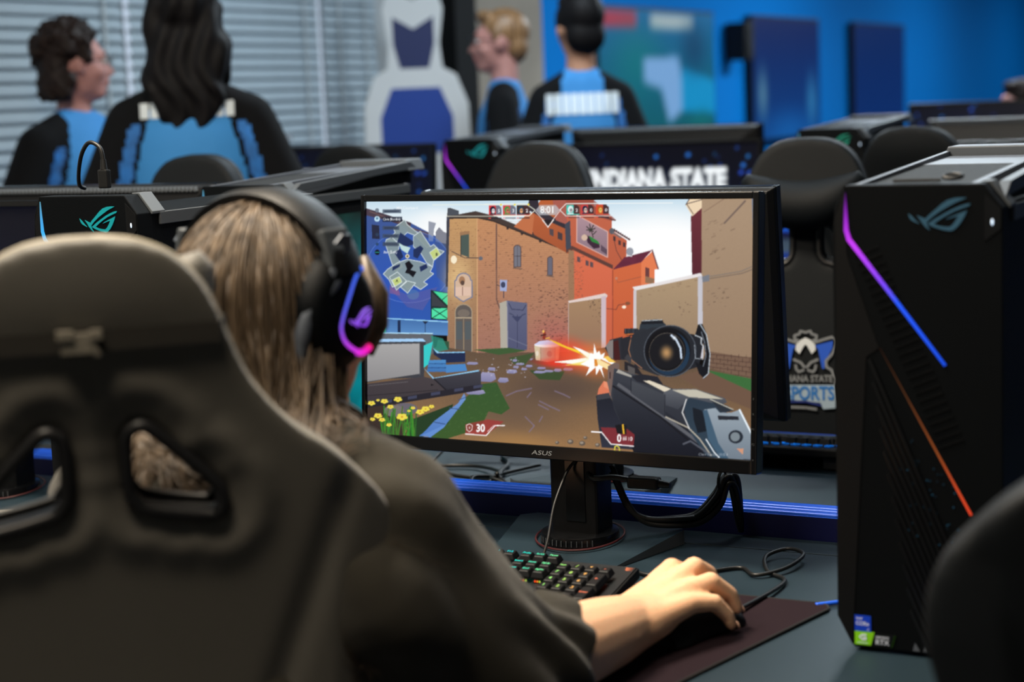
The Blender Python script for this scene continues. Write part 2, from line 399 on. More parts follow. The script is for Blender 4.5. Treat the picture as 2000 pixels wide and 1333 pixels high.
        at = me.color_attributes.new('Col', 'FLOAT_COLOR', 'POINT'); at.data.foreach_set('color', np.concatenate([vc, np.ones(vc.shape[:2]+(1,))], -1).astype(np.float32).ravel())
        me.materials.append(mtl); return put(name, me, parent)

def paint_game():
    c = Canvas(700, 394, [(719, 391), (1474, 391), (1472, 898), (719, 850)])
    P, L, E, T = c.poly, c.line, c.ell, c.text
    # sky
    P([(719, 391), (1474, 391), (1474, 600), (719, 600)], (206, 228, 242), (254, 255, 255))
    P([(880, 391), (720, 391), (720, 440), (880, 470)], (176, 204, 226), (228, 238, 246))
    P([(719, 391), (1474, 391), (1474, 450), (719, 450)], (196, 222, 238), (250, 253, 254)); P([(719, 450), (1474, 450), (1474, 600), (719, 600)], (252, 254, 255))
    E((1300, 470), 150, 90, (255, 255, 255), .9, soft=True); E((860, 430), 70, 40, (252, 252, 252), .8, soft=True)
    # blue houses behind the map
    P([(719, 404), (736, 410), (808, 434), (842, 452), (884, 474), (884, 650), (719, 650)], (58, 84, 150), (34, 86, 186))
    P([(719, 404), (736, 409), (808, 433), (806, 444), (760, 428), (719, 418)], (74, 58, 72)); P([(800, 440), (846, 454), (850, 466), (800, 452)], (84, 66, 78))
    L([(725, 410), (806, 440)], 2, (110, 84, 84)); L([(806, 443), (846, 458)], 2, (108, 84, 88))
    P([(729, 436), (744, 438), (745, 465), (730, 464)], (34, 40, 66)); P([(842, 430), (857, 434), (853, 446), (851, 470), (842, 470)], (150, 156, 172)); P([(856, 452), (863, 442), (872, 451), (881, 455), (881, 480), (856, 474)], (128, 130, 144))
    P([(854, 470), (882, 476), (882, 560), (858, 540)], (70, 84, 120)); E((800, 560), 90, 70, (30, 70, 190), .5, soft=True)
    # round radar
    E((803, 520), 86, 72, (36, 84, 196), .45); E((803, 520), 84, 71, (120, 150, 220), .6, ring=1)
    P([(762, 560), (800, 600), (830, 606), (860, 560), (800, 575)], (120, 90, 150), al=.4); P([(765, 555), (782, 560), (785, 577), (764, 572)], (170, 90, 130), al=.5)
    E((811, 575), 12, 10, (90, 130, 170), .5)
    G, W = (134, 152, 154), (216, 230, 232)
    for q in ([(795, 427), (800, 437), (826, 457), (846, 480), (838, 482), (815, 458), (800, 452), (780, 470), (762, 466), (776, 452), (772, 444)],
              [(758, 466), (770, 462), (784, 476), (780, 500), (790, 520), (776, 530), (768, 510), (756, 474)],
              [(812, 460), (826, 450), (846, 480), (852, 476), (862, 486), (873, 490), (864, 498), (852, 508), (850, 520), (838, 512), (826, 492), (812, 480)],
              [(760, 525), (780, 512), (800, 505), (826, 510), (850, 520), (845, 530), (852, 534), (832, 550), (840, 555), (826, 565), (812, 556), (800, 565), (790, 552), (770, 560), (763, 545), (752, 534)],
              [(764, 540), (780, 530), (798, 548), (778, 566)], [(786, 560), (800, 548), (816, 552), (800, 572)]):
        P(q, G, al=.92); L(q, 1.2, W, closed=True)
    N = (26, 44, 92)
    for q in ([(786, 452), (812, 470), (812, 476), (792, 482), (780, 470)], [(774, 492), (786, 484), (792, 500), (784, 508)], [(812, 486), (826, 478), (832, 484), (820, 504), (812, 500)], [(824, 520), (838, 514), (840, 522), (826, 530)], [(770, 520), (786, 514), (784, 520), (770, 528)]):
        P(q, N)
    P([(795, 513), (803, 508), (812, 518), (806, 526), (818, 530), (811, 541), (803, 534), (795, 532), (799, 524)], (12, 14, 26))
    P([(782, 472), (792, 478), (806, 482), (800, 494), (788, 486)], (190, 222, 220)); E((800, 499), 4, 4, (238, 226, 190)); E((800, 499), 2.2, 2.2, (120, 110, 60))
    for q, t, xy in (([(844, 492), (858, 482), (866, 496), (852, 507)], 'B', (858, 496)), ([(769, 546), (784, 539), (789, 550), (775, 559)], 'A', (779, 548))):
        P(q, (196, 212, 124)); L(q, 1, W, closed=True); T(t, xy, 8, (30, 36, 30), bold=.01)
    # player list at the left
    for y, x1 in ((410, 788), (443, 784), (459, 784), (475, 784)): P([(751, y-4), (x1, y-4), (x1, y+4), (751, y+4)], (60, 74, 96), al=.75); L([(755, y), (x1-4, y)], 2.4, (40, 52, 74), .8)
    P([(751, 421), (790, 421), (790, 431), (751, 431)], (14, 22, 44), al=.8); T('Chris (Blandex)', (769, 426), 7, (240, 244, 248), w=34)
    T('Zack (ZunK)', (766, 491), 7, (240, 244, 248), w=27); T('Mid Courtyard', (800, 404), 8, (236, 244, 250), w=42)
    E((740, 425), 5.5, 5.5, (190, 226, 244)); E((740, 424), 2.5, 2.5, (90, 140, 170)); E((740, 491), 5, 5.5, (14, 22, 30)); L([(736, 491), (744, 491)], 1.2, (30, 160, 150)); E((740, 408), 4, 4, (120, 134, 150)); E((740, 456), 3.4, 3.4, (40, 60, 90)); E((740, 475), 3, 3, (40, 70, 110))
    # green checked boxes
    P([(846, 566), (882, 572), (882, 626), (846, 624)], (20, 40, 44)); P([(851, 568), (881, 573), (881, 598)], (60, 226, 160)); P([(848, 570), (848, 598), (878, 600)], (56, 62, 70)); P([(848, 602), (881, 602), (881, 624), (848, 622)], (70, 232, 168))
    L([(848, 602), (881, 624)], 1.4, (14, 40, 40)); L([(881, 602), (848, 622)], 1.4, (14, 40, 40)); L([(866, 588), (880, 576)], 1.2, (14, 40, 40))
    # brick house
    P([(882, 420), (938, 424), (938, 690), (878, 682)], (206, 156, 100), (150, 112, 86), noise=.03); P([(938, 424), (972, 426), (1118, 492), (1118, 690), (938, 692)], (204, 142, 94), (164, 112, 96), noise=.03)
    E((900, 545), 44, 75, (244, 206, 140), .7, soft=True); E((1090, 660), 70, 70, (190, 90, 90), .5, soft=True)
    for y in range(430, 690, 4): L([(884, y), (938, y)], .7, (150, 104, 70), .35); L([(938, y), (1118, y+(y-560)*.05)], .7, (140, 92, 66), .35)
    c.specks([(938, 440), (1118, 500), (1118, 690), (938, 690)], 420, (104, 70, 56), 5, 1.6, .7); c.specks([(1060, 560), (1118, 560), (1118, 690), (1050, 690)], 150, (84, 56, 52), 5, 1.8, .8); c.specks([(884, 430), (936, 430), (936, 690), (884, 690)], 110, (120, 82, 58), 4, 1.4, .7)
    L([(938, 426), (938, 690)], 2, (228, 180, 124), .7)
    P([(880, 406), (884, 404), (902, 410), (902, 417), (935, 411), (974, 421), (1118, 482), (1118, 493), (968, 431), (938, 424), (886, 426), (879, 420)], (70, 56, 52)); L([(884, 425), (938, 424), (970, 431), (1118, 492)], 2, (46, 38, 38)); P([(880, 404), (902, 410), (902, 418), (880, 420)], (74, 80, 90)); P([(878, 420), (884, 424), (880, 560), (876, 560)], (60, 62, 76))
    for x, y in ((998, 445), (1026, 456), (1062, 471)): E((x, y), 2.6, 2.6, (60, 46, 44))
    L([(976, 437), (976, 585), (982, 602)], 2.4, (110, 80, 72)); L([(977, 556), (985, 560)], 1.6, (90, 70, 66))
    def arch(x, y, w, h, f, d):
        q = [(x-w/2, y+h), (x-w/2, y+w*.4)]+[(x-w/2*math.cos(PI*i/8), y+w*.4-w*.45*math.sin(PI*i/8)) for i in range(9)]+[(x+w/2, y+h)]
        P(q, d); L(q, 1.6, f, closed=True)
    arch(1017, 479, 14, 42, (92, 74, 74), (116, 116, 128)); arch(1081, 502, 10, 36, (92, 74, 74), (104, 102, 118)); L([(1017, 478), (1017, 520)], 1, (70, 60, 66)); L([(1011, 500), (1023, 500)], 1, (70, 60, 66)); L([(1010, 523), (1026, 525)], 2, (120, 94, 80)); L([(1074, 538), (1088, 541)], 2, (120, 94, 80))
    P([(906, 458), (922, 456), (922, 502), (906, 496)], (74, 90, 84)); L([(906, 458), (906, 500)], 2, (50, 58, 60)); P([(904, 452), (923, 450), (923, 456), (904, 459)], (160, 118, 82)); L([(888, 490), (914, 503), (942, 503)], 1.4, (80, 66, 66)); E((945, 504), 4, 4, (100, 104, 116)); E((892, 506), 6, 8, (255, 244, 214), .9)
    q = [(894, 578), (894, 548)]+[(911-14*math.cos(PI*i/8), 546-13*math.sin(PI*i/8)) for i in range(9)]+[(928, 548), (928, 580), (916, 586), (911, 589), (905, 586)]
    P(q, (214, 180, 152)); L(q, 2.2, (120, 124, 150), closed=True); P([(895, 560), (925, 560), (925, 577), (895, 578)], (226, 190, 168)); L([(909, 560), (909, 577)], 1.6, (140, 104, 92)); E((908, 547), 6, 8, (170, 122, 86)); E((909, 552), 4, 5, (92, 70, 60))
    arch(911, 596, 33, 92, (176, 156, 128), (96, 88, 84)); L([(895, 621), (927, 621)], 2.4, (176, 158, 132)); L([(911, 622), (911, 684)], 2, (150, 130, 104)); P([(897, 628), (908, 628), (908, 664), (897, 664)], (84, 92, 96)); P([(914, 628), (925, 628), (925, 664), (914, 664)], (84, 92, 96)); E((911, 612), 12, 8, (120, 108, 98))
    P([(983, 546), (997, 547), (996, 569), (983, 568)], (156, 170, 214)); E((989, 556), 4.6, 6, (60, 66, 96)); L([(990, 569), (990, 582)], 1.6, (60, 60, 80))
    P([(982, 592), (996, 587), (1000, 688), (984, 680)], (176, 170, 156)); P([(996, 587), (1036, 592), (1036, 684), (998, 688)], (96, 100, 130), (78, 82, 116)); L([(1017, 615), (1017, 680)], 1, (50, 54, 84)); q = [(1001, 612), (1008, 615), (1017, 628), (1026, 616), (1033, 613)]; L(q, 1.6, (60, 66, 96)); L([(1000, 592), (1006, 604), (1028, 606), (1034, 596)], 1.5, (56, 60, 92)); P([(1006, 618), (1026, 618), (1017, 630)], (60, 66, 100)); L([(997, 588), (998, 688)], 1.4, (140, 140, 160)); L([(998, 660), (1036, 676)], 1.5, (120, 126, 150), .7)
    # orange houses
    P([(1062, 391), (1124, 391), (1124, 500), (1050, 458), (1036, 430)], (196, 96, 50), (170, 82, 46)); P([(1010, 442), (1040, 414), (1050, 420), (1046, 458)], (200, 110, 66)); P([(1040, 391), (1058, 391), (1060, 408), (1090, 426), (1118, 440), (1118, 450), (1070, 428), (1036, 408)], (52, 46, 56)); P([(1086, 391), (1128, 391), (1128, 444), (1092, 430)], (176, 92, 78)); P([(1080, 446), (1088, 448), (1088, 462), (1080, 458)], (84, 70, 76)); P([(1096, 452), (1105, 456), (1105, 470), (1096, 466)], (74, 58, 62))
    P([(1112, 391), (1166, 391), (1166, 402), (1201, 424), (1201, 450), (1230, 470), (1228, 540), (1203, 560), (1118, 500)], (204, 100, 70), (190, 88, 56)); P([(1166, 391), (1210, 431), (1200, 432), (1160, 420), (1112, 424), (1112, 391)], (150, 70, 60), al=.7); L([(1120, 420), (1164, 418), (1208, 431)], 2, (84, 50, 50)); L([(1202, 448), (1236, 469)], 2.6, (96, 48, 48))
    for k in range(8): E((1206+k*4, 449+k*2.6), 1.6, 1.8, (70, 36, 44))
    for x, y in ((1206, 466), (1216, 474), (1225, 478)): P([(x-2.4, y-5), (x+2.4, y-3), (x+2.4, y+6), (x-2.4, y+4)], (70, 50, 54))
    E((1201, 452), 5, 6, (90, 92, 100)); L([(1203, 455), (1219, 465)], 2.6, (110, 108, 112)); L([(1204, 462), (1210, 490), (1220, 508)], .9, (60, 44, 48))
    P([(1112, 484), (1124, 480), (1203, 518), (1203, 526), (1126, 488), (1112, 494)], (96, 60, 54)); P([(1110, 438), (1120, 430), (1122, 484), (1112, 488)], (66, 70, 84)); P([(1117, 488), (1128, 490), (1128, 590), (1117, 590)], (160, 116, 84))
    P([(1128, 490), (1203, 526), (1203, 690), (1117, 690), (1117, 588), (1128, 585)], (226, 106, 72), (206, 92, 60)); c.specks([(1119, 500), (1146, 500), (1146, 580), (1119, 580)], 80, (120, 80, 66), 4, 1.4, .7)
    for x, y in ((1137, 507), (1153, 514), (1162, 517)): P([(x-3, y-6), (x+3, y-4), (x+3, y+6), (x-3, y+4)], (96, 74, 78))
    P([(1133, 420), (1193, 453), (1193, 503), (1133, 473)], (178, 142, 152), (136, 112, 126)); L([(1133, 420), (1193, 453), (1193, 503), (1133, 473)], 1.4, (226, 180, 170), closed=True); P([(1150, 458), (1176, 474), (1178, 484), (1166, 486), (1154, 474)], (62, 36, 56)); P([(1156, 460), (1174, 471), (1178, 478), (1162, 472)], (44, 138, 60)); E((1148, 464), 6, 6, (214, 182, 160)); P([(1180, 478), (1192, 488), (1192, 498), (1180, 490)], (92, 72, 88))
    for a in range(7): L([(1160, 450), (1160+9*math.cos(a*.9), 446+8*math.sin(a*.9))], 1.8, (48, 52, 44))
    L([(1161, 450), (1165, 464)], 1.6, (60, 44, 44)); L([(1165, 458), (1171, 452)], 1.6, (48, 52, 44))
    P([(1203, 526), (1258, 512), (1280, 492), (1284, 560), (1244, 568), (1244, 690), (1203, 690)], (220, 104, 58), (204, 88, 50)); P([(1258, 512), (1279, 492), (1291, 526), (1284, 527), (1284, 556), (1258, 560)], (236, 122, 74)); P([(1203, 527), (1226, 503), (1279, 489), (1258, 513)], (120, 44, 66))
    for k in range(12): L([(1226+k*4.4, 503-k*1.1), (1206+k*4.4, 526-k*1.2)], 1, (84, 26, 50))
    L([(1279, 489), (1291, 526)], 2.4, (110, 62, 70)); P([(1266, 522), (1274, 525), (1274, 542), (1266, 540)], (110, 60, 60)); P([(1266, 540), (1284, 545), (1282, 555), (1266, 553)], (150, 110, 80)); E((1236, 492), 7, 8, (150, 154, 166)); L([(1230, 499), (1240, 501)], 1.6, (230, 230, 232))
    L([(1210, 545), (1213, 552), (1258, 541)], .9, (150, 84, 62)); E((1210, 544), 2.6, 2.6, (196, 130, 104)); L([(1191, 603), (1210, 605), (1214, 596), (1226, 594)], 1.2, (120, 60, 50)); E((1225, 600), 4, 3, (252, 236, 214)); E((1232, 593), 5, 3.4, (140, 80, 54)); L([(1203, 528), (1203, 690)], 1.6, (150, 62, 44))
    P([(1117, 590), (1190, 576), (1190, 690), (1117, 690)], (170, 134, 98), (150, 112, 88)); c.specks([(1150, 580), (1182, 576), (1182, 640), (1170, 640)], 60, (90, 66, 56), 3, 1.6, .8); P([(1116, 588), (1188, 573), (1193, 577), (1192, 581), (1118, 592)], (226, 206, 200)); P([(1181, 580), (1190, 578), (1190, 690), (1181, 690)], (206, 184, 194)); L([(1117, 592), (1117, 690)], 1.6, (190, 160, 150))
    # tan walls at the right
    P([(1374, 391), (1474, 391), (1474, 745), (1374, 700)], (172, 144, 116), (150, 122, 96), noise=.015); P([(1244, 566), (1372, 540), (1376, 700), (1244, 680)], (176, 148, 114), (150, 124, 98), noise=.015)
    P([(1353, 424), (1374, 408), (1374, 535), (1356, 540)], (112, 44, 54), (88, 32, 44)); P([(1343, 402), (1351, 391), (1374, 391), (1374, 408), (1356, 424)], (240, 214, 178)); L([(1345, 400), (1374, 392)], 1.2, (60, 44, 50)); L([(1345, 400), (1358, 420)], 1.2, (60, 44, 50)); L([(1343, 402), (1350, 391)], 1.2, (60, 44, 50))
    P([(1241, 561), (1291, 552), (1372, 534), (1376, 540), (1246, 568)], (232, 226, 226)); P([(1367, 541), (1376, 539), (1377, 700), (1368, 700)], (196, 194, 204)); P([(1243, 567), (1249, 566), (1249, 660), (1243, 660)], (206, 198, 202)); c.specks([(1252, 566), (1366, 544), (1366, 555), (1252, 580)], 60, (120, 92, 70), 6, 2, .5)
    P([(1375, 541), (1389, 537), (1389, 550), (1376, 552)], (120, 124, 134)); L([(1390, 541), (1450, 531), (1470, 522)], 1.6, (130, 118, 108)); L([(1390, 545), (1452, 535), (1472, 527)], 1.2, (110, 96, 88)); L([(1417, 438), (1457, 395)], 3, (120, 100, 90)); L([(1378, 416), (1416, 391)], 1.2, (140, 112, 92)); P([(1469, 391), (1474, 391), (1474, 460), (1471, 440)], (120, 128, 146))
    c.specks([(1378, 430), (1440, 440), (1400, 520), (1378, 510)], 26, (130, 104, 84), 9, 2.4, .7, -.4); c.specks([(1380, 560), (1430, 560), (1420, 600), (1380, 600)], 20, (116, 92, 76), 6, 2, .8, -.2); c.specks([(1330, 580), (1352, 580), (1350, 620), (1326, 620)], 14, (116, 92, 76), 4, 2, .8)
    P([(1386, 686), (1474, 700), (1474, 745), (1386, 724)], (120, 92, 74))
    for r in range(5):
        y = 692+r*8; L([(1386, y), (1474, y+r*1.6+7)], 1, (80, 56, 48))
        for k in range(7): L([(1390+k*14+(r % 2)*7, y+.6), (1390+k*14+(r % 2)*7, y+8)], 1, (80, 56, 48))
    # ground
    P([(719, 680), (880, 680), (940, 690), (1120, 688), (1244, 672), (1380, 716), (1474, 742), (1474, 900), (719, 860)], (92, 74, 60), (152, 112, 72), noise=.04)
    E((1010, 800), 190, 80, (104, 82, 66), .8, soft=True); E((1020, 870), 120, 34, (170, 124, 70), .8, soft=True); E((1100, 760), 150, 50, (86, 68, 60), .8, soft=True)
    Gr = (52, 88, 44); P([(1380, 722), (1474, 740), (1474, 765), (1400, 744)], (56, 110, 56)); P([(1330, 735), (1380, 722), (1474, 766), (1474, 800), (1370, 760)], (112, 84, 66))
    P([(860, 664), (882, 668), (882, 684), (856, 682)], (44, 84, 60)); P([(930, 684), (1000, 680), (1036, 686), (980, 694)], (60, 92, 50)); P([(1000, 700), (1050, 690), (1030, 716), (1010, 712)], (64, 84, 48)); P([(1040, 724), (1110, 726), (1100, 744), (1060, 742)], (58, 78, 44))
    P([(946, 752), (976, 748), (986, 770), (1002, 800), (985, 812), (960, 806), (944, 840), (880, 860), (840, 858), (890, 800)], Gr, (58, 92, 40)); P([(810, 822), (890, 792), (880, 830), (830, 857), (800, 855)], (34, 62, 34)); c.specks([(946, 752), (976, 748), (1000, 800), (940, 840), (850, 858), (900, 800)], 260, (84, 120, 60), 5, 1.4, .5, -.5)
    St = (156, 152, 190)
    for x, y, w, h in ((928, 711, 24, 6), (966, 722, 16, 7), (1012, 705, 10, 5), (1022, 712, 18, 5), (1014, 718, 12, 5), (1006, 727, 22, 8), (1030, 722, 12, 5), (1040, 716, 14, 5), (1064, 720, 18, 5), (1078, 726, 20, 5), (1096, 724, 16, 6), (1116, 722, 20, 6), (1110, 714, 14, 4), (1048, 703, 14, 4), (958, 738, 34, 20), (989, 744, 22, 10), (934, 768, 40, 10), (1060, 728, 24, 5)):
        P([(x-w/2, y+h*.1), (x-w*.3, y-h/2), (x+w*.4, y-h*.4), (x+w/2, y+h*.2), (x+w*.2, y+h/2), (x-w*.35, y+h*.45)], St, (126, 124, 166))
    for _ in range(26): x, y = rng.uniform(930, 1040), rng.uniform(698, 738); E((x, y), rng.uniform(.8, 2), rng.uniform(.7, 1.3), (190, 186, 200), .8)
    for q in ([(995, 775), (1015, 766), (1045, 760)], [(1036, 778), (1044, 768)], [(1060, 785), (1080, 795), (1100, 804)], [(1058, 792), (1078, 802)], [(1090, 765), (1108, 772), (1120, 778)], [(1032, 816), (1050, 834), (1040, 846)], [(1066, 815), (1060, 826)]): L(q, 2.4, (128, 112, 140), .7)
    P([(822, 855), (862, 832), (873, 820), (905, 790), (916, 772), (912, 781), (894, 806), (872, 838), (845, 858)], (92, 140, 214)); P([(852, 826), (900, 790), (912, 770), (915, 782), (876, 832), (822, 857), (838, 842)], (108, 148, 208), (70, 120, 200)); L([(852, 828), (874, 832)], 1.6, (50, 80, 130)); L([(882, 800), (904, 802)], 1.4, (50, 80, 130)); L([(900, 784), (916, 778)], 1.2, (50, 80, 130))
    for x, y, r in ((1095, 867, 4), (1121, 865, 6), (1144, 868, 6), (1150, 857, 4), (1174, 871, 5)): E((x, y), r, r*.8, (96, 84, 74)); E((x-1, y-1), r*.6, r*.4, (156, 142, 126))
    # futuristic crates at the left
    P([(719, 600), (748, 604), (748, 650), (719, 650)], (132, 132, 138)); P([(748, 606), (756, 612), (756, 650), (748, 650)], (60, 226, 200)); P([(756, 624), (880, 630), (880, 656), (756, 652)], (62, 112, 176), (84, 140, 204)); P([(780, 626), (786, 626), (786, 650), (780, 650)], (24, 44, 84)); L([(756, 622), (880, 629)], 2, (150, 214, 250)); L([(835, 630), (835, 654)], 1.4, (26, 46, 80)); P([(829, 627), (841, 628), (835, 634)], (26, 40, 70))
    P([(748, 652), (850, 652), (852, 690), (840, 700), (748, 680)], (96, 100, 108)); L([(750, 651), (850, 652)], 2, (170, 220, 250)); P([(846, 656), (870, 662), (880, 684), (852, 690)], (40, 150, 130), al=.8); P([(719, 664), (836, 666), (832, 740), (760, 742), (719, 750)], (60, 62, 70)); P([(719, 674), (824, 672), (824, 732), (719, 748)], (168, 166, 166), (140, 138, 140)); P([(736, 663), (830, 662), (836, 668), (740, 669)], (160, 206, 250)); P([(832, 676), (850, 668), (842, 712), (832, 720)], (44, 208, 206)); L([(824, 672), (824, 734)], 1.4, (90, 92, 98))
    P([(850, 682), (856, 690), (914, 690), (914, 708), (876, 710), (852, 694)], (26, 40, 78)); P([(850, 681), (858, 691), (914, 690), (913, 688), (862, 689)], (140, 206, 250)); P([(842, 705), (876, 704), (876, 728), (838, 728)], (70, 140, 206), (54, 110, 180)); P([(876, 714), (914, 712), (918, 726), (876, 730)], (66, 132, 202)); P([(831, 720), (852, 740), (940, 724), (946, 732), (850, 742)], (140, 206, 250)); L([(842, 712), (876, 712)], 1.2, (30, 70, 130)); L([(840, 720), (876, 720)], 1.2, (30, 70, 130))
    P([(852, 741), (945, 726), (945, 757), (880, 766)], (66, 64, 74), (46, 46, 56)); P([(719, 752), (832, 738), (852, 742), (878, 766), (719, 800)], (70, 62, 66), (58, 52, 58)); L([(719, 776), (860, 764)], 1.2, (40, 36, 42)); L([(852, 742), (878, 766)], 2.4, (26, 26, 34)); P([(719, 790), (945, 752), (945, 764), (719, 802)], (36, 34, 44))
    for x in (750, 800, 846, 892, 930): P([(x, 786-(x-750)*.17), (x+18, 783-(x-750)*.17), (x+18, 789-(x-750)*.17), (x, 792-(x-750)*.17)], (62, 66, 92))
    P([(846, 752), (852, 754), (846, 756)], (18, 18, 24)); L([(722, 756), (800, 748)], 1, (120, 116, 120), .7)
    P([(719, 800), (770, 792), (800, 800), (810, 815), (790, 855), (719, 852)], (60, 46, 40)); E((795, 802), 24, 12, (104, 98, 110)); E((772, 806), 20, 12, (120, 112, 110))
    for k in range(46): x = rng.uniform(748, 815); L([(x, 856), (x+rng.uniform(-8, 12), rng.uniform(795, 835))], 2.4, (rng.uniform(40, 80), rng.uniform(100, 150), 40))
    for x, y, r in ((727, 791, 8), (753, 787, 8), (780, 783, 9), (740, 785, 4), (765, 798, 7), (740, 816, 9), (788, 818, 12), (748, 824, 7), (824, 808, 9), (835, 801, 8), (835, 802, 9), (762, 834, 6), (847, 797, 6), (810, 800, 5), (729, 823, 6), (802, 806, 4)):
        for a in range(5): E((x+r*.55*math.cos(a*1.257+.3), y+r*.34*math.sin(a*1.257+.3)), r*.42, r*.26, (246, 224, 70))
        E((x, y), r*.2, r*.16, (220, 150, 40))
    # well, glow and shot
    P([(1040, 708), (1080, 716), (1130, 712), (1128, 704), (1050, 700)], (110, 70, 56)); P([(1050, 676), (1100, 676), (1098, 704), (1076, 708), (1053, 704)], (214, 196, 160)); P([(1062, 680), (1063, 706), (1075, 707), (1090, 705), (1091, 680)], (190, 160, 140)); E((1076, 674), 26, 5, (244, 236, 240)); P([(1050, 674), (1060, 667), (1076, 665), (1092, 668), (1101, 674)], (206, 208, 244)); E((1080, 692), 5, 6, (170, 120, 110)); E((1056, 691), 3, 5, (230, 220, 200)); L([(1062, 680), (1063, 706)], 1.2, (150, 130, 110)); L([(1091, 680), (1091, 704)], 1.2, (170, 110, 100))
    E((1110, 690), 62, 46, (255, 60, 30), .85, soft=True); E((1090, 710), 56, 14, (255, 50, 30), .8, soft=True); E((1140, 700), 60, 44, (255, 90, 50), .75, soft=True); E((1172, 705), 56, 50, (255, 120, 40), .8, soft=True)
    P([(1066, 662), (1068, 648), (1071, 646), (1073, 652), (1072, 664)], (150, 50, 36)); E((1068, 648), 2.2, 3, (250, 190, 90)); L([(1063, 656), (1073, 654)], 2, (70, 30, 30)); L([(1072, 662), (1080, 660)], 1.4, (255, 190, 60))
    P([(1076, 662), (1098, 670), (1136, 688), (1160, 700), (1100, 676)], (255, 190, 30)); P([(1096, 672), (1140, 686), (1138, 690)], (255, 214, 40)); P([(1125, 677), (1140, 682), (1186, 704), (1170, 712), (1148, 694)], (255, 255, 248)); P([(1088, 708), (1150, 700), (1180, 706), (1160, 714), (1130, 712)], (255, 255, 244)); P([(1110, 714), (1160, 704), (1160, 716)], (255, 230, 90), al=.8)
    E((1164, 702), 34, 22, (255, 250, 210), .95, soft=True)
    P([(1167, 671), (1172, 690), (1177, 686), (1180, 694), (1188, 689), (1185, 700), (1192, 700), (1210, 710), (1188, 715), (1182, 720), (1187, 740), (1178, 721), (1171, 734), (1170, 718), (1151, 735), (1158, 718), (1140, 712), (1156, 704), (1160, 690), (1166, 692)], (255, 255, 252)); P([(1167, 702), (1176, 702), (1174, 716), (1168, 716)], (232, 140, 40)); P([(1172, 702), (1184, 704), (1204, 716), (1196, 724), (1174, 712)], (255, 226, 160)); L([(1180, 703), (1200, 713)], 2, (214, 130, 50)); P([(1186, 698), (1194, 696), (1210, 709), (1196, 708)], (255, 206, 80))
    # rifle with its sight
    D = (28, 32, 40)
    P([(1186, 745), (1200, 750), (1198, 780), (1172, 778), (1176, 760)], (228, 120, 84)); P([(1186, 745), (1200, 750), (1199, 764), (1186, 756)], (240, 142, 104)); P([(1171, 774), (1200, 778), (1224, 840), (1244, 880), (1182, 876), (1174, 820)], (28, 32, 44), (44, 48, 64)); P([(1173, 772), (1196, 768), (1200, 778), (1172, 783)], (60, 62, 70)); P([(1192, 745), (1206, 738), (1212, 772), (1200, 780)], (110, 96, 92))
    P([(1194, 716), (1208, 708), (1216, 712), (1212, 770), (1200, 775), (1194, 740)], (116, 94, 88)); L([(1198, 728), (1198, 740)], 2, (60, 40, 40)); P([(1206, 720), (1262, 735), (1320, 760), (1420, 800), (1440, 830), (1474, 890), (1474, 898), (1245, 884), (1206, 800), (1200, 772)], (58, 62, 72), (34, 38, 48))
    P([(1206, 742), (1230, 750), (1300, 800), (1370, 850), (1430, 890), (1380, 892), (1244, 884), (1204, 790)], (52, 56, 66), (18, 22, 34)); L([(1214, 752), (1300, 812), (1400, 886)], 6, (92, 94, 102)); L([(1204, 755), (1296, 815), (1350, 860)], 3, (20, 22, 30)); P([(1210, 728), (1240, 738), (1240, 734), (1214, 722)], (170, 166, 158)); P([(1240, 736), (1258, 731), (1290, 736), (1300, 750), (1302, 760), (1250, 746)], (34, 36, 46)); P([(1262, 744), (1276, 744), (1316, 760), (1304, 766)], (226, 214, 190)); P([(1302, 766), (1320, 760), (1364, 760), (1420, 778), (1424, 786), (1410, 792), (1350, 780), (1330, 800), (1300, 790)], (96, 100, 108), (60, 64, 74)); P([(1318, 762), (1364, 761), (1418, 780), (1352, 776)], (196, 190, 172)); P([(1240, 744), (1306, 772), (1306, 816), (1240, 770)], (70, 74, 82), (48, 52, 62)); L([(1304, 770), (1304, 814)], 1, (28, 30, 40)); L([(1239, 740), (1239, 768)], 1, (28, 30, 40))
    P([(1340, 790), (1352, 777), (1390, 786), (1424, 792), (1430, 804), (1400, 806), (1378, 800), (1386, 850), (1410, 896), (1384, 890), (1350, 840)], (40, 56, 72), (46, 66, 82)); L([(1306, 815), (1350, 836), (1372, 858), (1394, 890)], 2.4, (180, 172, 156)); L([(1352, 838), (1338, 806), (1346, 780)], 2, (214, 214, 214)); L([(1384, 858), (1400, 884), (1412, 896)], 2, (226, 236, 244)); P([(1358, 796), (1376, 802), (1388, 842), (1368, 846), (1360, 820)], (20, 28, 38)); P([(1380, 800), (1402, 797), (1410, 806), (1432, 806), (1448, 800), (1472, 850), (1472, 897), (1426, 896), (1400, 860)], (150, 164, 176), (112, 126, 140)); L([(1448, 800), (1473, 850)], 3, (232, 244, 252)); P([(1378, 802), (1386, 800), (1408, 866), (1428, 896), (1412, 896), (1388, 858)], (62, 92, 116)); P([(1406, 812), (1446, 813), (1447, 820), (1408, 820)], (36, 40, 50)); E((1441, 853), 14, 13, (34, 42, 54)); E((1440, 853), 9, 9, (122, 134, 142)); P([(1443, 876), (1456, 876), (1455, 888)], (216, 150, 116)); L([(1340, 868), (1354, 862), (1392, 888)], 3, (84, 88, 100)); P([(1392, 780), (1424, 792), (1438, 802), (1412, 804)], (40, 48, 58)); L([(1392, 780), (1436, 800)], 1.4, (210, 206, 190))
